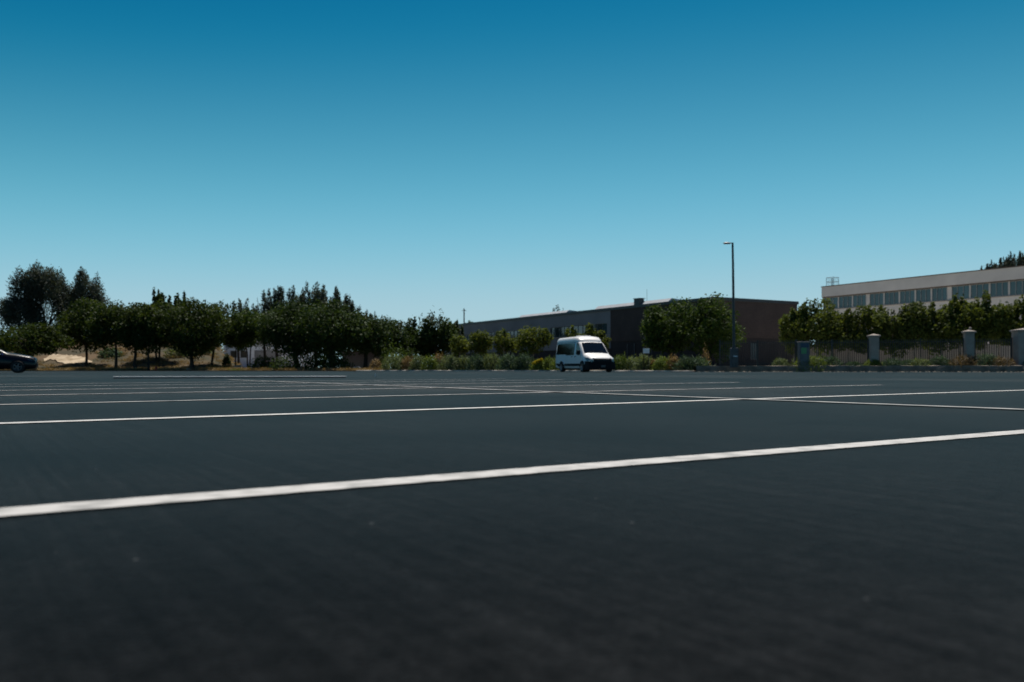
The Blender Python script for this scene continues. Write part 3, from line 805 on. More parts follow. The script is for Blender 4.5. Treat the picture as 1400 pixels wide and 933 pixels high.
MB().box(-.80, -.30, -.10, .10, hp - .11, hp - .062).build("lamp_lens", M['pole'], lp, .015)

# sign board, utility pole, marker posts, rocks
d0 = 70.5
sg = empty("sign_board", (X(883.5, d0), d0, .1)); tag(sg, "small white sign board standing above the shrubs right of the van", "sign")
MB().box(-.27, .27, -.02, .02, 1.45, 1.86).build("board", M['sign_white'], sg, .005)
for x_ in (-.2, .2): MB().box(x_ - .025, x_ + .025, .022, .06, -.2, 1.8).build("post", M['bark'], sg)
d0 = 165
up = empty("utility_pole", (X(634.5, d0), d0, 0)); tag(up, "thin dark utility pole rising beyond the far end of the grey building", "utility pole")
MB().tube([(0, 0, -.2), (0, 0, Z(422, d0))], [.17, .12], 8).build("pole", M['bark'], up)
MB().box(-.45, .45, -.05, .05, Z(425.2, d0), Z(424.6, d0)).build("crossarm", M['bark'], up)
d0 = 88.6
hy = empty("marker_post", (X(213.5, d0), d0, verge_z(213, d0))); tag(hy, "short red post at the kerb beside the forked tree trunk", "post")
MB().lathe([(.001, 0), (.13, 0), (.13, .06), (.09, .08), (.09, .30), (.11, .32), (.11, .36), (.05, .43), (.001, .44)], 10).build("post", M['red'], hy)
MB().lathe([(.001, -.14), (.045, -.14), (.045, .14), (.001, .14)], 8, axis='x', c=(0, 0, .24)).build("cap", M['red'], hy)
st = gp(513, 515.8)
sk = empty("marker_stake", (st.x, st.y, 0)); tag(sk, "tiny pale marker stake standing alone on the asphalt", "stake")
MB().box(-.010, .010, -.006, .006, 0, .10).build("stake", M['sign_white'], sk); MB().lathe([(.001, 0), (.03, 0), (.03, .008), (.001, .01)], 8).build("base", M['black_base'], sk)
rg = random.Random(21)
for px, d, s, lab in ((325, 99, .55, "pale boulder on the grass in front of the white building"), (345, 93, .3, "small pale stone near the thin trunks by the white building"), (487, 88, .4, "flat pale stone on the dry grass under the dark trees"), (257, 89.5, .22, "pale stone at the foot of the thick tree trunk")):
    bm = bmesh.new(); bmesh.ops.create_icosphere(bm, subdivisions=2, radius=s)
    for v in bm.verts: v.co = Vector((v.co.x * 1.3, v.co.y, v.co.z * .7)) * rg.uniform(.82, 1.12)
    me = bpy.data.meshes.new("boulder"); bm.to_mesh(me); bm.free(); me.materials.append(M['rock'])
    o = link(bpy.data.objects.new("boulder", me)); o.location = (X(px, d), d, verge_z(px, d) + s * .3)
    tag(o, lab, "stone")

# ------------------------------------------------------------------ vehicles
class Loft:
    """body of a vehicle as cross-sections; s runs from the nose (0) to the tail"""
    def __init__(s, L, st): s.L, s.st = L, st
    def at(s, q):
        ks = [k[0] for k in s.st]
        return [float(np.interp(q, ks, [k[j] for k in s.st])) for j in range(1, 6)]   # w, zb, sh, wt, zt
    def ring(s, q):
        w_, zb, sh, wt, zt = s.at(q)
        return [(0, zb), (w_ - .06, zb), (w_, zb + .09), (w_ + .012, (zb + sh) / 2), (w_ * .985, sh), (wt + .015, zt - .075), (wt - .045, zt - .018), (wt * .5, zt + .012), (0, zt + .02)]
    def body(s, name, mtl, root, n=3):
        m = MB(); qs = []
        ks = [k[0] for k in s.st]
        for a_, b_ in zip(ks[:-1], ks[1:]): qs += [a_ + (b_ - a_) * i / n for i in range(n)]
        qs.append(ks[-1]); vs = []
        for q in qs:
            r_ = s.ring(q)
            full = [(y, z) for y, z in r_] + [(-y, z) for y, z in r_[-2:0:-1]]
            vs += [(s.L / 2 - q, y, z) for y, z in full]
        k = 16; fs = []
        for i in range(len(qs) - 1):
            for j in range(k): fs.append((i * k + j, i * k + (j + 1) % k, (i + 1) * k + (j + 1) % k, (i + 1) * k + j))
        fs += [tuple(range(k)), tuple(range(len(qs) * k - 1, (len(qs) - 1) * k - 1, -1))]
        m.add(vs, fs, True)
        o = m.build(name, M[mtl], root)
        for p in o.data.polygons:
            if len(p.vertices) > 4: p.use_smooth = False
        return o
    def side_y(s, q, z):
        w_, zb, sh, wt, zt = s.at(q)
        return float(np.interp(z, [zb, zb + .09, (zb + sh) / 2, sh, max(zt - .075, sh + .01)], [w_ - .06, w_, w_ + .012, w_ * .985, wt + .015]))
    def side_panel(s, poly, side, off, thick=.012):
        """polygon of (s, z) laid on one flank; side=-1 is the right flank"""
        n = len(poly)
        o_ = [(s.L / 2 - q, side * (s.side_y(q, z) + off), z) for q, z in poly]
        i_ = [(x, y - side * (off + thick), z) for x, y, z in o_]
        return MB().add(o_ + i_, [tuple(range(n)), tuple(range(2 * n - 1, n - 1, -1))] + [(i, (i + 1) % n, n + (i + 1) % n, n + i) for i in range(n)])
    def top_panel(s, q0, q1, f0, f1, off, nq=4, ny=6):
        m = MB(); vs = []
        for i in range(nq + 1):
            q = q0 + (q1 - q0) * i / nq; fr = f0 + (f1 - f0) * i / nq
            w_, zb, sh, wt, zt = s.at(q)
            for j in range(ny + 1):
                y = (-1 + 2 * j / ny) * fr * (wt - .045)
                zz = zt - .018 + (1 - abs(y) / max(wt - .045, .01)) * .034
                vs.append((s.L / 2 - q + off * .6, y, zz + off))
        m.add(vs, [(i * (ny + 1) + j, (i + 1) * (ny + 1) + j, (i + 1) * (ny + 1) + j + 1, i * (ny + 1) + j + 1) for i in range(nq) for j in range(ny)], True)
        return m

def wheel(root, x, y, r, wdt, side, rim_mat, spokes):
    o = MB().lathe([(r * .62, -wdt / 2), (r * .93, -wdt / 2), (r, -wdt * .36), (r, wdt * .36), (r * .93, wdt / 2), (r * .62, wdt / 2), (r * .62, -wdt / 2)], 26, axis='y').build("wheel", M['tyre'], root)
    o.location = (x, y, r)
    rm = MB().lathe([(r * .64, side * wdt * .40), (r * .60, side * wdt * .47), (r * .53, side * wdt * .36), (r * .50, side * wdt * .2), (.001, side * wdt * .2)], 26, axis='y')
    for i in range(spokes):
        a_ = 2 * math.pi * i / spokes; u, v = Vector((math.cos(a_), 0, math.sin(a_))), Vector((-math.sin(a_), 0, math.cos(a_)))
        y0, y1 = side * wdt * .24, side * wdt * .42
        pts = [u * r * .1 - v * r * .08, u * r * .1 + v * r * .08, u * r * .57 + v * r * .06, u * r * .57 - v * r * .06]
        rm.add([(p.x, y0, p.z) for p in pts] + [(p.x, y1, p.z) for p in pts], [(0, 1, 2, 3), (7, 6, 5, 4), (0, 4, 5, 1), (1, 5, 6, 2), (2, 6, 7, 3), (3, 7, 4, 0)])
    rm.lathe([(.001, side * wdt * .46), (r * .15, side * wdt * .45), (r * .17, side * wdt * .25)], 12, axis='y')
    rm.build("rim", M[rim_mat], o)
    return o

def arch(lf, s0, r, side, off=.05):
    poly = [(s0 + math.cos(a_) * r, .36 + math.sin(a_) * r) for a_ in [math.pi * i / 14 for i in range(15)]]
    poly += [(s0 - r, .24), (s0 + r, .24)]
    return lf.side_panel(poly, side, off, .06)

# --- white passenger van
LV_ = 5.93
vl = Loft(LV_, [  # s, half width, sill z, shoulder z, top half width, top z
    (0.00, .80, .34, .62, .70, .86), (.07, .91, .28, .72, .80, .97), (.30, .965, .26, .84, .87, 1.07), (.72, .995, .25, 1.02, .90, 1.20),
    (.95, 1.0, .25, 1.16, .93, 1.27), (1.35, 1.005, .25, 1.22, .90, 1.68), (1.72, 1.01, .25, 1.24, .87, 2.04), (1.95, 1.01, .25, 1.25, .87, 2.12),
    (2.40, 1.01, .25, 1.25, .865, 2.14), (5.60, 1.01, .27, 1.25, .865, 2.14), (5.84, 1.005, .30, 1.25, .86, 2.13), (5.93, .98, .36, 1.24, .84, 2.09)])
van = empty("passenger_van", (X(799, 58.6), 58.6, 0), R(-71))
tag(van, "white high-roofed passenger van parked facing the camera on the asphalt", "van")
vl.body("body", 'white_paint', van)
# raised roof
m = MB(); vs = []; rq = [(1.90, .66, 2.12, .03), (2.02, .80, 2.12, .17), (2.25, .84, 2.12, .32), (2.6, .85, 2.12, .385), (4.2, .85, 2.12, .39), (5.45, .85, 2.12, .375), (5.74, .85, 2.12, .345), (5.86, .84, 2.11, .27), (5.90, .80, 2.10, .05)]
for q, w_, z0, hh in rq:
    pr = [(w_ + .05, z0 - .03), (w_ + .05, z0 + hh * .12), (w_ + .015, z0 + hh * .62), (w_ - .07, z0 + hh * .90), (w_ * .5, z0 + hh * 1.0), (0, z0 + hh * 1.03)]
    vs += [(LV_ / 2 - q, y, z) for y, z in pr] + [(LV_ / 2 - q, -y, z) for y, z in pr[-2::-1]]
k = 11
m.add(vs, [(i * k + j, i * k + j + 1, (i + 1) * k + j + 1, (i + 1) * k + j) for i in range(len(rq) - 1) for j in range(k - 1)] + [tuple(range(k)), tuple(range(len(rq) * k - 1, (len(rq) - 1) * k - 1, -1))], True)
m.build("raised_roof", M['white_paint'], van)
MB().box(-.55, .15, -.42, .42, 2.515, 2.57).build("roof_vent", M['white_paint'], van, .02)
vl.top_panel(.99, 1.72, 1.0, .95, .012).build("windshield", M['vehicle_glass'], van)
for k_, y0_ in enumerate((-.55, .05)):
    MB().tube([(LV_ / 2 - 1.03, y0_, 1.365), (LV_ / 2 - 1.10, y0_ + .5, 1.45)], .012, 5).build("wiper", M['black_plastic'], van)
for sd_ in (-1, 1):
    vl.side_panel([(1.42, 1.27), (2.24, 1.24), (2.26, 2.03), (1.95, 2.02), (1.72, 1.80)], sd_, .008).build("door_window", M['vehicle_glass'], van)
    vl.side_panel([(2.52, 1.19), (3.9, 1.19), (4.0, 1.25), (5.76, 1.26), (5.75, 1.98), (5.66, 2.03), (2.60, 2.03), (2.52, 1.97)], sd_, .008).build("side_window", M['vehicle_glass'], van)
    vl.side_panel([(1.36, .42), (4.16, .42), (4.16, .60), (1.36, .60)], sd_, .018).build("side_strip", M['black_plastic'], van)
    vl.side_panel([(5.05, .40), (5.90, .40), (5.90, .62), (5.05, .62)], sd_, .018).build("rear_strip", M['black_plastic'], van)
    for s0 in (1.0, 4.66):
        arch(vl, s0, .43, sd_).build("wheel_arch", M['black_plastic'], van)
        fl = MB(); rs = []
        for i in range(13):
            a_ = math.pi * (.14 + .72 * i / 12)
            rs.append((LV_ / 2 - s0 - math.cos(a_) * .46, sd_ * (vl.side_y(s0, .7) + .012), .36 + math.sin(a_) * .46))
        fl.tube(rs, .035, 6).build("arch_flare", M['white_paint'], van)
    for s0, z_ in ((2.18, 1.05), (2.75, 1.05)): vl.side_panel([(s0, z_), (s0 + .2, z_), (s0 + .2, z_ + .045), (s0, z_ + .045)], sd_, .03).build("door_handle", M['black_plastic'], van)
    for s0 in (1.36, 2.36, 3.72): vl.side_panel([(s0, .64), (s0 + .012, .64), (s0 + .012, 1.14), (s0, 1.14)], sd_, .003, .02).build("door_seam", M['black_plastic'], van)
    mr = MB().box(LV_ / 2 - 1.68, LV_ / 2 - 1.52, sd_ * 1.08 - .1, sd_ * 1.08 + .1, 1.18, 1.50).build("mirror", M['black_plastic'], van, .03)
    MB().box(LV_ / 2 - 1.70, LV_ / 2 - 1.685, sd_ * 1.08 - .085, sd_ * 1.08 + .085, 1.21, 1.47).build("mirror_glass", M['glass'], mr)
    # headlight wrapping the front corner
    hl_ = MB(); pts = [(-.03, .70), (.36, .72), (.60, .98), (.42, 1.02), (-.01, .90)]
    o_ = [(LV_ / 2 - q, sd_ * (vl.at(q)[0] + .035), z - .01) for q, z in pts]
    i_ = [(LV_ / 2 + .05 - q * .25, sd_ * (.60), z - .03) for q, z in pts]
    hl_.add(o_ + i_, [tuple(range(5)), (9, 8, 7, 6, 5)] + [(i, (i + 1) % 5, 5 + (i + 1) % 5, 5 + i) for i in range(5)])
    hl_.build("headlight", M['headlight'], van)
    for s0 in (1.0, 4.66): wheel(van, LV_ / 2 - s0, sd_ * .955, .36, .25, sd_, 'rim', 6)
    MB().box(-LV_ / 2 - .015, -LV_ / 2 + .02, sd_ * .84 - .08, sd_ * .84 + .08, .9, 1.4).build("tail_light", M['red'], van)
gr = MB().box(LV_ / 2 - .25, LV_ / 2 + .075, -.66, .66, .50, .92).build("grille", M['black_plastic'], van, .03)
for z_ in (.60, .69, .78): MB().box(LV_ / 2 + .076, LV_ / 2 + .086, -.52, .52, z_, z_ + .025).build("grille_bar", M['fascia'], gr)
bp = MB(); vs = []
for y, bk in ((-1.03, .56), (-1.03, .26), (-.97, .04), (-.62, -.08), (0, -.11), (.62, -.08), (.97, .04), (1.03, .26), (1.03, .56)):
    xx = LV_ / 2 - bk
    vs += [(xx, y * 1.01, .17), (xx + .02, y * 1.01, .34), (xx, y * 1.01, .74), (xx - .2, y * .95, .74), (xx - .2, y * .95, .17)]
bp.add(vs, [(i * 5 + j, (i + 1) * 5 + j, (i + 1) * 5 + (j + 1) % 5, i * 5 + (j + 1) % 5) for i in range(8) for j in range(5)] + [(0, 1, 2, 3, 4), (44, 43, 42, 41, 40)])
bp.build("bumper", M['black_plastic'], van)
MB().box(LV_ / 2 + .135, LV_ / 2 + .15, -.16, .16, .34, .48).build("licence_plate", M['plate'], van)
MB().box(-LV_ / 2 - .09, -LV_ / 2 + .10, -.96, .96, .32, .56).build("rear_bumper", M['black_plastic'], van, .03)
MB().box(LV_ / 2 - 5.6, LV_ / 2 - .4, -.8, .8, .16, .27).build("underbody", M['black_plastic'], van)

# --- dark car cut by the left edge of the frame
LC = 4.75
cl = Loft(LC, [
    (0.0, .66, .36, .60, .56, .76), (.08, .80, .26, .66, .70, .85), (.35, .88, .23, .76, .78, .94), (.9, .91, .22, .88, .80, 1.05), (1.45, .92, .22, .98, .78, 1.14),
    (1.95, .92, .22, 1.01, .68, 1.43), (2.25, .92, .22, 1.02, .63, 1.58), (2.9, .92, .22, 1.03, .63, 1.62), (3.6, .92, .22, 1.04, .62, 1.56), (4.2, .91, .23, 1.05, .66, 1.36), (4.6, .87, .27, 1.0, .72, 1.12), (4.75, .78, .36, .88, .66, 1.0)])
car = empty("parked_car", (0, 0, 0), R(27))
tag(car, "dark navy car cut off by the left edge of the frame", "car")
d0 = 46.5; fx = X(24, d0)
_w = Matrix.Rotation(R(27), 3, 'Z') @ Vector((LC / 2 - .93, -.83, 0))
car.location = (fx - _w.x, d0 - _w.y, 0)
cl.body("body", 'navy_paint', car)
cl.top_panel(1.50, 2.22, .97, .93, .010).build("windshield", M['vehicle_glass'], car)
cl.top_panel(3.7, 4.25, .93, .95, .010).build("rear_window", M['vehicle_glass'], car)
for sd_ in (-1, 1):
    cl.side_panel([(1.72, 1.08), (2.75, 1.09), (2.78, 1.53), (2.32, 1.50), (2.0, 1.34)], sd_, .007).build("door_window", M['vehicle_glass'], car)
    cl.side_panel([(2.86, 1.09), (4.1, 1.12), (3.75, 1.44), (2.88, 1.53)], sd_, .007).build("door_window", M['vehicle_glass'], car)
    for s0 in (.93, 3.72):
        arch(cl, s0, .385, sd_).build("wheel_arch", M['black_plastic'], car)
        wheel(car, LC / 2 - s0, sd_ * .875, .345, .23, sd_, 'dark_rim', 5)
    mr = MB().box(LC / 2 - 1.86, LC / 2 - 1.70, sd_ * 1.0 - .1, sd_ * 1.0 + .1, 1.06, 1.22).build("mirror", M['navy_paint'], car, .03)
    MB().box(LC / 2 - 1.845, LC / 2 - 1.72, sd_ * 1.0 - .105, sd_ * 1.0 + .105, 1.035, 1.06).build("mirror_trim", M['chrome'], mr)
    cl.side_panel([(1.60, 1.02), (1.66, 1.02), (1.70, 1.10), (1.64, 1.10)], sd_, .01).build("pillar_trim", M['chrome'], car)
    for s0 in (1.50, 2.80, 3.62): cl.side_panel([(s0, .34), (s0 + .012, .34), (s0 + .012, 1.0), (s0, 1.0)], sd_, .003, .02).build("door_seam", M['black_plastic'], car)
    for s0 in (2.55, 3.45): cl.side_panel([(s0, .78), (s0 + .2, .78), (s0 + .2, .81), (s0, .81)], sd_, .03).build("door_handle", M['chrome'], car)
    cl.side_panel([(1.5, .27), (3.3, .27), (3.3, .31), (1.5, .31)], sd_, .015).build("sill_trim", M['chrome'], car)
    hl_ = MB(); pts = [(.03, .64), (.30, .68), (.46, .80), (.10, .76)]
    o_ = [(LC / 2 - q, sd_ * (cl.at(q)[0] + .012), z) for q, z in pts]; i_ = [(LC / 2 + .012 - q * .3, sd_ * .5, z - .02) for q, z in pts]
    hl_.add(o_ + i_, [(0, 1, 2, 3), (7, 6, 5, 4)] + [(i, (i + 1) % 4, 4 + (i + 1) % 4, 4 + i) for i in range(4)])
    hl_.build("headlight", M['headlight'], car)
MB().box(LC / 2 - .05, LC / 2 + .02, -.5, .5, .36, .56).build("grille", M['black_plastic'], car, .02)

# ------------------------------------------------------------------ trees
row = "park trees in a row at the left edge of the lot"
tree("park_tree", "low rounded green tree behind the dark navy car", 38, 92, 441, 490, 112, 'round', 'leaf_park', 11, base_z=.15, trunk=.13, group=row)
tree("park_tree", "dense green tree right of the sand slope, third trunk from the left edge", 118, 99, 408, 488, 82, 'round', 'leaf_park', 12, base_z=.2, group=row)
tree("park_tree", "green tree with a straight trunk just right of the sand slope", 158, 93, 411, 482, 73, 'round', 'leaf_park', 13, base_z=.15, group=row, trunk=.15)
tree("park_tree", "green tree with a thick straight trunk, second right of the sand slope", 185, 91, 409, 482, 73, 'round', 'leaf_park', 14, base_z=.15, group=row, trunk=.17)
tree("park_tree", "slim trunked green tree just left of the red post", 203, 90, 412, 484, 58, 'round', 'leaf_park', 15, base_z=.15, group=row, trunk=.11)
tree("park_tree", "green tree with a forked trunk behind the red post", 216, 101, 407, 480, 80, 'round', 'leaf_park', 16, base_z=.35, group=row, trunk=.19, stems=2)
tree("park_tree", "large green tree with the thickest trunk of the row", 262, 91, 405, 486, 103, 'round', 'leaf_park', 17, base_z=.15, group=row, trunk=.22)
tree("park_tree", "green tree with a leaning trunk near the white building", 289, 98, 411, 480, 73, 'round', 'leaf_park', 18, base_z=.3, group=row, trunk=.14, lean=.5)
tree("park_tree", "lighter green thin tree in front of the left side of the white building", 322, 100, 426, 482, 49, 'loose', 'leaf_bright', 19, base_z=.3, trunk=.08, dens=1.5, group=row)
tree("park_tree", "lighter green tree with twin thin trunks before the white building", 340, 98, 418, 478, 60, 'round', 'leaf_bright', 20, base_z=.3, trunk=.12, stems=2, dens=.9, group=row)
tree("park_tree", "green tree at the left frame edge behind the car roof", -28, 93, 448, 492, 94, 'round', 'leaf_park', 21, base_z=.15, group=row)
bk = "tall feathery trees behind the park trees"
tree("casuarina_tree", "tallest feathery dark tree at the far left, its peak highest of all", 64, 122, 361, 478, 84, 'feather', 'leaf_needle', 31, size=.36, dens=1.5, trunk=.3, group=bk)
tree("casuarina_tree", "feathery dark tree right beside the tallest peak at the far left", 113, 124, 368, 478, 62, 'feather', 'leaf_needle', 32, size=.36, dens=1.5, trunk=.25, group=bk)
tree("casuarina_tree", "shorter feathery grey-green tree left of the tallest peak", 28, 120, 400, 480, 60, 'feather', 'leaf_needle', 33, size=.36, dens=1.5, trunk=.22, group=bk)
tree("eucalyptus_tree", "slender tree top rising above the middle of the park tree row", 222, 128, 384, 470, 30, 'loose', 'leaf_deep', 34, size=.45, trunk=.2, dens=1.2)
tree("eucalyptus_tree", "rounded small tree top just right of the slender one above the park row", 247, 130, 392, 470, 28, 'loose', 'leaf_deep', 35, size=.45, trunk=.18, dens=1.1)
tree("casuarina_tree", "grey feathery tree top above the twin trunked light green tree", 326, 126, 400, 480, 40, 'plume', 'leaf_needle', 36, size=.42, trunk=.2, group=bk)
for px, top, wd, sd_, lab in ((362, 396, 44, 41, "feathery tree with a drooping left shoulder above the big dark tree"), (378, 384, 40, 42, "pointed feathery tree second from left in the tall clump"),
                              (405, 385, 46, 43, "pointed feathery tree in the middle left of the tall clump"), (432, 379, 48, 44, "highest pointed feathery tree of the tall clump in the middle left"),
                              (456, 389, 42, 45, "feathery tree right of the highest point of the tall clump"), (478, 400, 36, 46, "shorter feathery tree on the right shoulder of the tall clump"),
                              (497, 416, 26, 47, "lowest feathery tree at the right end of the tall clump")):
    tree("casuarina_tree", lab, px, 112 + sd_ % 3 * 2, top, 480, wd, 'plume', 'leaf_needle', sd_, size=.36, dens=1.5, trunk=.22, group=bk)
dk = "big dark broadleaf trees in the middle left"
tree("broadleaf_tree", "big dark round tree beside the white building", 404, 93, 407, 490, 104, 'round', 'leaf_deep', 51, trunk=.3, group=dk, dens=1.0)
tree("broadleaf_tree", "widest dark round tree under the tall pointed clump", 452, 90, 411, 492, 112, 'round', 'leaf_deep', 52, trunk=.3, group=dk, dens=1.0)
tree("broadleaf_tree", "dark round tree sloping down to the right of the tall clump", 500, 94, 428, 488, 80, 'round', 'leaf_deep', 53, trunk=.25, group=dk)
tree("broadleaf_tree", "dark round tree in the dip between the clump and the wispy tree", 537, 99, 432, 490, 70, 'round', 'leaf_deep', 54, trunk=.22, group=dk)
tree("wispy_tree", "dark leafy tree with wispy upright shoots left of the grey building", 596, 101, 421, 498, 66, 'upright', 'leaf_deep', 55, size=.32, trunk=.2, dens=1.6)
tree("wispy_tree", "dark upright tree just left of the wispy shoots", 568, 103, 429, 498, 44, 'upright', 'leaf_deep', 56, size=.32, trunk=.18, dens=1.6)
tree("wispy_tree", "thin brownish tree at the far corner of the grey building", 624, 118, 437, 495, 26, 'loose', 'leaf_park', 57, size=.3, trunk=.12)
tree("wispy_tree", "small tree top poking over the far end of the grey roof", 642, 160, 436, 470, 26, 'loose', 'leaf_bright', 58, size=.4, trunk=.15)
tree("wispy_tree", "sparse twiggy tree top over the middle of the grey roof", 762, 150, 417, 460, 30, 'loose', 'leaf_needle', 59, size=.4, trunk=.15, dens=.35)
yg = "young trees in front of the grey building"
for px, d, top, bot, wd, sd_, lab in ((628, 92, 457, 487, 36, 61, "first young yellow-green tree from the wispy dark tree"), (655, 91, 449, 487, 40, 62, "second young tree from the wispy dark tree, under the grey wall"),
                                     (689, 90, 449, 487, 40, 63, "young tree with a pale trunk in the middle of the young row"), (729, 88, 444, 486, 54, 64, "largest young tree just left of the van"),
                                     (783, 90, 444, 486, 32, 65, "young tree behind the left half of the van roof"), (806, 90, 441, 486, 36, 66, "young tree behind the right half of the van roof"),
                                     (824, 91, 448, 486, 24, 67, "slim young tree behind the van's windshield corner")):
    tree("young_tree", lab, px, d, top, bot, wd, 'loose', 'leaf_young', sd_, size=.27, dens=.95, trunk=.07, bark='pale_bark', group=yg)
tree("broadleaf_tree", "dense green tree before the brown brick wall, left of the lamp", 916, 78, 407, 492, 84, 'round', 'leaf_bright', 71, size=.26, trunk=.2, dens=.95)
tree("broadleaf_tree", "dense green tree at the brick corner directly left of the lamp pole", 973, 75.5, 405, 492, 90, 'round', 'leaf_bright', 72, size=.26, trunk=.2, dens=.95)
rg_ = "young trees along the fence on the right"
for px, d, top, bot, wd, sd_, lab in ((1086, 73, 418, 485, 56, 81, "low young tree against the right edge of the brick wall"), (1117, 72, 401, 487, 76, 82, "tallest bushy tree in front of the cream building's left corner"),
                                     (1160, 72, 418, 485, 64, 83, "young tree left of the first capped pillar"), (1194, 71.5, 411, 485, 64, 84, "young tree directly behind the first capped pillar"),
                                     (1222, 71, 418, 485, 56, 85, "low young tree right of the first capped pillar"), (1250, 70, 407, 483, 68, 86, "young tree halfway between the two capped pillars"),
                                     (1288, 69.5, 406, 483, 66, 87, "young tree left of the pillar with the ball finial"), (1312, 69, 398, 481, 58, 88, "pointed young tree behind the pillar with the ball finial"),
                                     (1347, 68.5, 398, 481, 70, 89, "young tree between the ball finial pillar and the wide dark pillar"), (1386, 68, 402, 481, 66, 90, "young tree behind the wide dark pillar"), (1428, 67, 402, 481, 68, 91, "young tree at the right edge beyond the wide pillar"),
                                     (1140, 75, 420, 482, 44, 96, "young tree filling the gap between the tallest bushy one and the first pillar"), (1270, 73, 416, 482, 48, 97, "set back young tree in the middle of the long fence"),
                                     (1330, 72, 409, 480, 44, 98, "set back young tree just right of the ball finial pillar"), (1366, 72, 410, 480, 46, 99, "set back young tree left of the wide dark pillar")):
    tree("young_tree", lab, px, d, top, bot, wd, 'loose', 'leaf_row', sd_, size=.25, dens=1.1, trunk=.08, base_z=.42, bark='pale_bark', group=rg_)
cg_ = "dark conifers behind the cream building"
for px, top, wd, sd_, lab in ((1352, 356, 26, 92, "lowest dark conifer peeking over the cream roof"), (1369, 350, 34, 93, "second dark conifer over the cream roof"), (1390, 340, 40, 94, "tallest dark conifer over the cream roof"), (1414, 336, 44, 95, "dark conifer at the frame edge over the cream roof")):
    tree("conifer_tree", lab, px, 138, top, 396, wd, 'spire', 'leaf_needle', sd_, size=.36, dens=1.5, trunk=.2, group=cg_)

# ------------------------------------------------------------------ shrubs
def shrub(label, px, d, wpx, hpx, leaf, seed, base_z=None, size=.34, n=None, name="shrub", aspect=.16, group=None, flowers=None):
    rng = np.random.default_rng(seed)
    sc = d / F; wd, h = wpx * sc, hpx * sc
    bz = verge_z(px, d) if base_z is None else base_z
    root = empty(name, (X(px, d), d, bz)); tag(root, label, "shrub", group)
    cl_ = [(0, 0, -h * .22, wd * .56, wd * .48, h * 1.14, 3)]
    for i in range(5):
        a_ = rng.uniform(0, 6.28); q = rng.uniform(.12, .26) * wd
        cl_.append((math.cos(a_) * q, math.sin(a_) * q, -h * .1, wd * .22, wd * .22, h * rng.uniform(.75, 1.05), .4))
    n = n or int(min(5200, 1200 + 800 * wd * h))
    me = leaf_mesh("foliage", cl_, n, size, rng, M[leaf], aspect=aspect, shell=.78, outward=.5, along=True)
    link(bpy.data.objects.new("foliage", me), root)
    if flowers:
        fl = [(wd * (-.30 + .42 * j / 6), wd * rng.uniform(-.3, .1), h * (.62 + .30 * j / 6), wd * .09, wd * .12, h * .13, 1) for j in range(7)]
        link(bpy.data.objects.new("flower", leaf_mesh("flower", fl, 650, .14, rng, M[flowers], aspect=.7, shell=.3)), root)
    st_ = MB()
    for i in range(5):
        a_ = rng.uniform(0, 6.28); st_.tube([(0, 0, -.1), (math.cos(a_) * wd * .15, math.sin(a_) * wd * .15, h * .5)], [.03, .012], 5)
    st_.build("stem", M['bark'], root)
    return root
sg_ = "rounded shrubs along the kerb left of the van"
for i, (px, wd, h, lf, lab) in enumerate((
    (514, 16, 13, 'leaf_dry', "orange-tan dry grass tuft at the left end of the shrub row"),
    (538, 32, 20, 'leaf_sage', "rounded sage shrub beside the orange-tan tuft at the left end of the row"),
    (558, 26, 16, 'leaf_dry', "tan dry shrub behind the first sage mound"),
    (573, 26, 18, 'leaf_sage', "second sage green mound of the kerb row"),
    (588, 24, 18, 'leaf_green', "third mound of the kerb row, fresher green"),
    (600, 20, 21, 'leaf_dry', "tall tan dry clump below the wispy tree"),
    (614, 32, 20, 'leaf_sage', "wide sage mound right of the tall tan clump"),
    (634, 26, 18, 'leaf_sage', "low sage mound below the first young tree"),
    (652, 28, 20, 'leaf_teal', "dark blue-green mound below the second young tree"),
    (672, 34, 21, 'leaf_sage', "large sage mound between the second and third young trees"),
    (695, 32, 21, 'leaf_teal', "dark blue-green mound below the middle young tree"),
    (717, 30, 21, 'leaf_teal', "blue-green mound left of the yellow flowered shrub"),
    (737, 24, 14, 'leaf_yellow', "yellow flowered shrub left of the van"),
    (751, 20, 17, 'leaf_green', "small green mound between the yellow shrub and the van"),
    (768, 30, 21, 'leaf_green', "fresh green mound touching the rear of the van"),
    (790, 30, 20, 'leaf_sage', "sage mound hidden behind the van"))):
    d = np.interp(px, [500, 640, 770, 890], [84.5, 80.6, 76.6, 70.6]) + (1.2 if lf == 'leaf_dry' else .6 * (i % 2))
    shrub(lab, px, d, wd, h + 2, 'leaf_green' if lf == 'leaf_yellow' else lf, 200 + i, group=sg_, flowers='leaf_yellow' if lf == 'leaf_yellow' else None)
for i, (px, wd, h, lf, lab) in enumerate((
    (848, 28, 20, 'leaf_green', "green mound right of the van's front"), (866, 28, 18, 'leaf_sage', "second sage mound right of the van"),
    (880, 28, 22, 'leaf_sage', "tall sage mound under the white sign board"), (893, 16, 14, 'leaf_dry', "tan dry tuft in front of the white sign board"),
    (906, 28, 19, 'leaf_green', "green mound right of the tan tuft under the sign"), (921, 22, 19, 'leaf_dry', "dry tan grass clump below the left dense tree"),
    (936, 28, 20, 'leaf_teal', "dark shaded mound below the two dense trees"), (955, 34, 19, 'leaf_teal', "dark round shrub at the left end of the raised kerb"))):
    d = np.interp(px, [770, 890, 952], [76.6, 70.8, 67.6]) + .5 * (i % 2)
    shrub(lab, px, d, wd, h + 1, lf, 240 + i, group="shrubs along the kerb right of the van")
shrub("tall pale dry seed stalks beside the lamp plinth", 965, 70, 12, 32, 'leaf_dry', 260, base_z=.3, n=260, group=None)
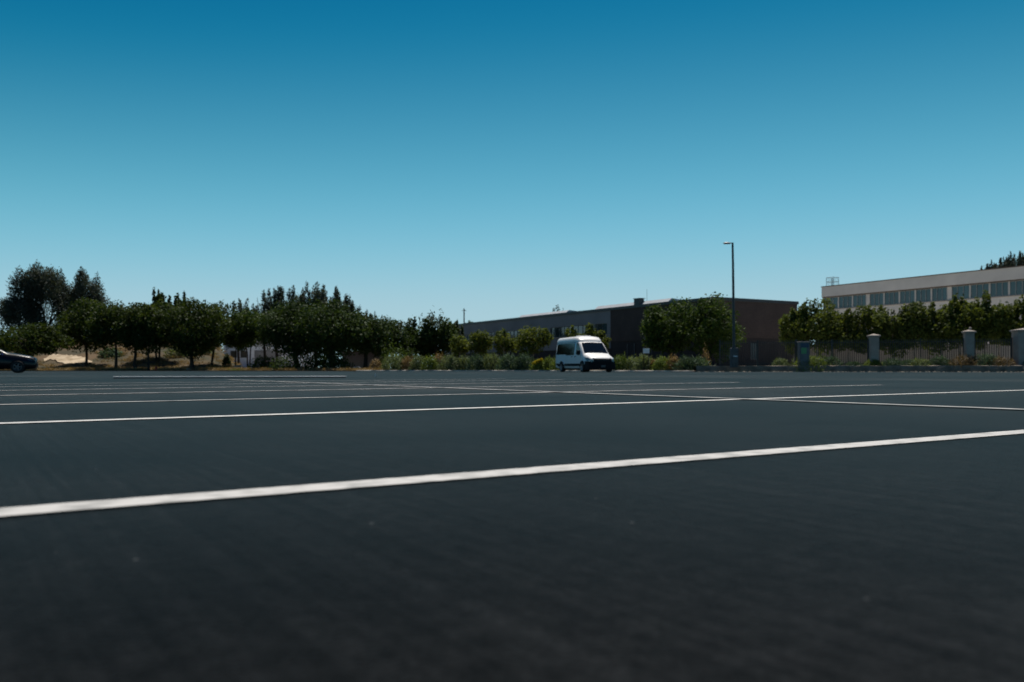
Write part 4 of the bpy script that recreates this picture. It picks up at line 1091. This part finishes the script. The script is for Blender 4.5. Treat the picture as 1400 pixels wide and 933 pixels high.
for i, (px, wd, h, lf, lab) in enumerate((
    (1067, 22, 11, 'leaf_sage', "small round sage shrub before the brick wall on the raised kerb"), (1110, 50, 15, 'leaf_green', "wide pale green mound before the pale cabinet"),
    (1136, 30, 14, 'leaf_teal', "dark shrub right behind the wide pale green mound"), (1166, 20, 6, 'leaf_teal', "low dark shrub left of the first capped pillar"), (1194, 24, 9, 'leaf_green', "small shrub at the foot of the first capped pillar"),
    (1221, 30, 11, 'leaf_teal', "dark green shrub right of the first capped pillar"), (1243, 22, 9, 'leaf_teal', "low blue-green shrub in the middle of the long fence"), (1258, 30, 11, 'leaf_sage', "sage shrub in the middle of the long fence"),
    (1284, 32, 14, 'leaf_teal', "taller blue-green shrub on the right half of the long fence"), (1317, 38, 16, 'leaf_brown', "brown dry shrub at the foot of the ball finial pillar"),
    (1347, 38, 18, 'leaf_teal', "tall blue-green shrub right of the ball finial pillar"), (1369, 34, 13, 'leaf_brown', "brown dry shrub left of the wide dark pillar"), (1420, 36, 12, 'leaf_teal', "blue-green shrub beyond the wide dark pillar"))):
    d = fence_depth(px) - .75 - .25 * (i % 2)
    shrub(lab, px, d, wd, h, lf, 270 + i, base_z=GZ, size=.26, group="shrubs on the raised kerb in front of the fence")
for i, (px, d, wd, h, lf, lab) in enumerate((
    (362, 90, 40, 20, 'leaf_deep', "dark round bush in front of the white building's garage door"), (392, 88, 44, 20, 'leaf_deep', "dark bush under the big round tree beside the white building"),
    (428, 88, 46, 22, 'leaf_deep', "dark bush in the shade under the widest dark tree"), (462, 88, 40, 17, 'leaf_deep', "dark bush right of the shade under the widest dark tree"),
    (539, 92, 44, 38, 'leaf_bright', "bright green bush behind the left end of the shrub row"), (562, 94, 30, 30, 'leaf_deep', "dark green bush right of the bright green bush"),
    (246, 104, 34, 18, 'leaf_sage', "grey-green bush on the bank left of the thickest trunk"), (276, 105, 28, 20, 'leaf_sage', "grey-green bush on the bank right of the thickest trunk"),
    (310, 101, 10, 16, 'leaf_deep', "small dark upright bush at the left corner of the white building"), (152, 104, 30, 12, 'leaf_teal', "dark bush on the bank right of the sand slope"), (88, 112, 60, 16, 'leaf_deep', "dark bush above the sand slope"), (30, 106, 50, 16, 'leaf_deep', "dark bush on the bank behind the car"))):
    shrub(lab, px, d, wd, h, lf, 300 + i, size=.28, aspect=.5, n=2200, name="bush", group="bushes on the verge")

# dry grass on the verge: uncountable
rng = np.random.default_rng(9)
cl_ = []
for i in range(900):
    px = rng.uniform(-40, 520); back = 0.6 + 32 * rng.random() ** 1.3
    d = float(np.interp(px, [-1500, -300, 60, 300, 420, 500, 640], [92, 89, 88, 87, 85, 83, 79])) + back
    if 60 < px < 130 and 100 < d < 108: continue
    cl_.append((X(px, d), d, bank_height(px, back) + .08, .8, .6, .16, 1))
me = leaf_mesh("dry_grass", cl_, 60000, .36, rng, M['leaf_dry'], aspect=.14, shell=.2, outward=.2, along=True)
tag(link(bpy.data.objects.new("dry_grass", me)), "tan dry grass covering the bank under the left trees", "grass", kind='stuff')
cl_ = []
for i in range(60):
    px = rng.uniform(296, 350); back = 1 + 11 * rng.random()
    d = float(np.interp(px, [300, 420], [87, 85])) + back
    cl_.append((X(px, d), d, bank_height(px, back) + .05, .7, .6, .12, 1))
me = leaf_mesh("green_grass", cl_, 5000, .2, rng, M['leaf_green'], aspect=.16, shell=.2, outward=.2, along=True)
tag(link(bpy.data.objects.new("green_grass", me)), "patch of green grass in front of the white building", "grass", kind='stuff')

# far belt of greenery that closes the view under the crowns
rng = np.random.default_rng(19)
cl_ = []
for i in range(300):
    px = rng.uniform(-260, 700); d = 185 + 10 * rng.random()
    cl_.append((X(px, d), d, 3.0, 3.6, 2, 3.6 + rng.random() * 1.4, 1.2))
for i in range(260):
    px = rng.uniform(640, 1900); d = 215 + 15 * rng.random()
    cl_.append((X(px, d), d, 3.6, 5, 3, 4.4, 2))
me = leaf_mesh("far_treeline", cl_, 30000, 1.0, rng, M['leaf_deep'], shell=.2)
tag(link(bpy.data.objects.new("far_treeline", me)), "far belt of dark greenery behind all the trees", "treeline", kind='stuff')
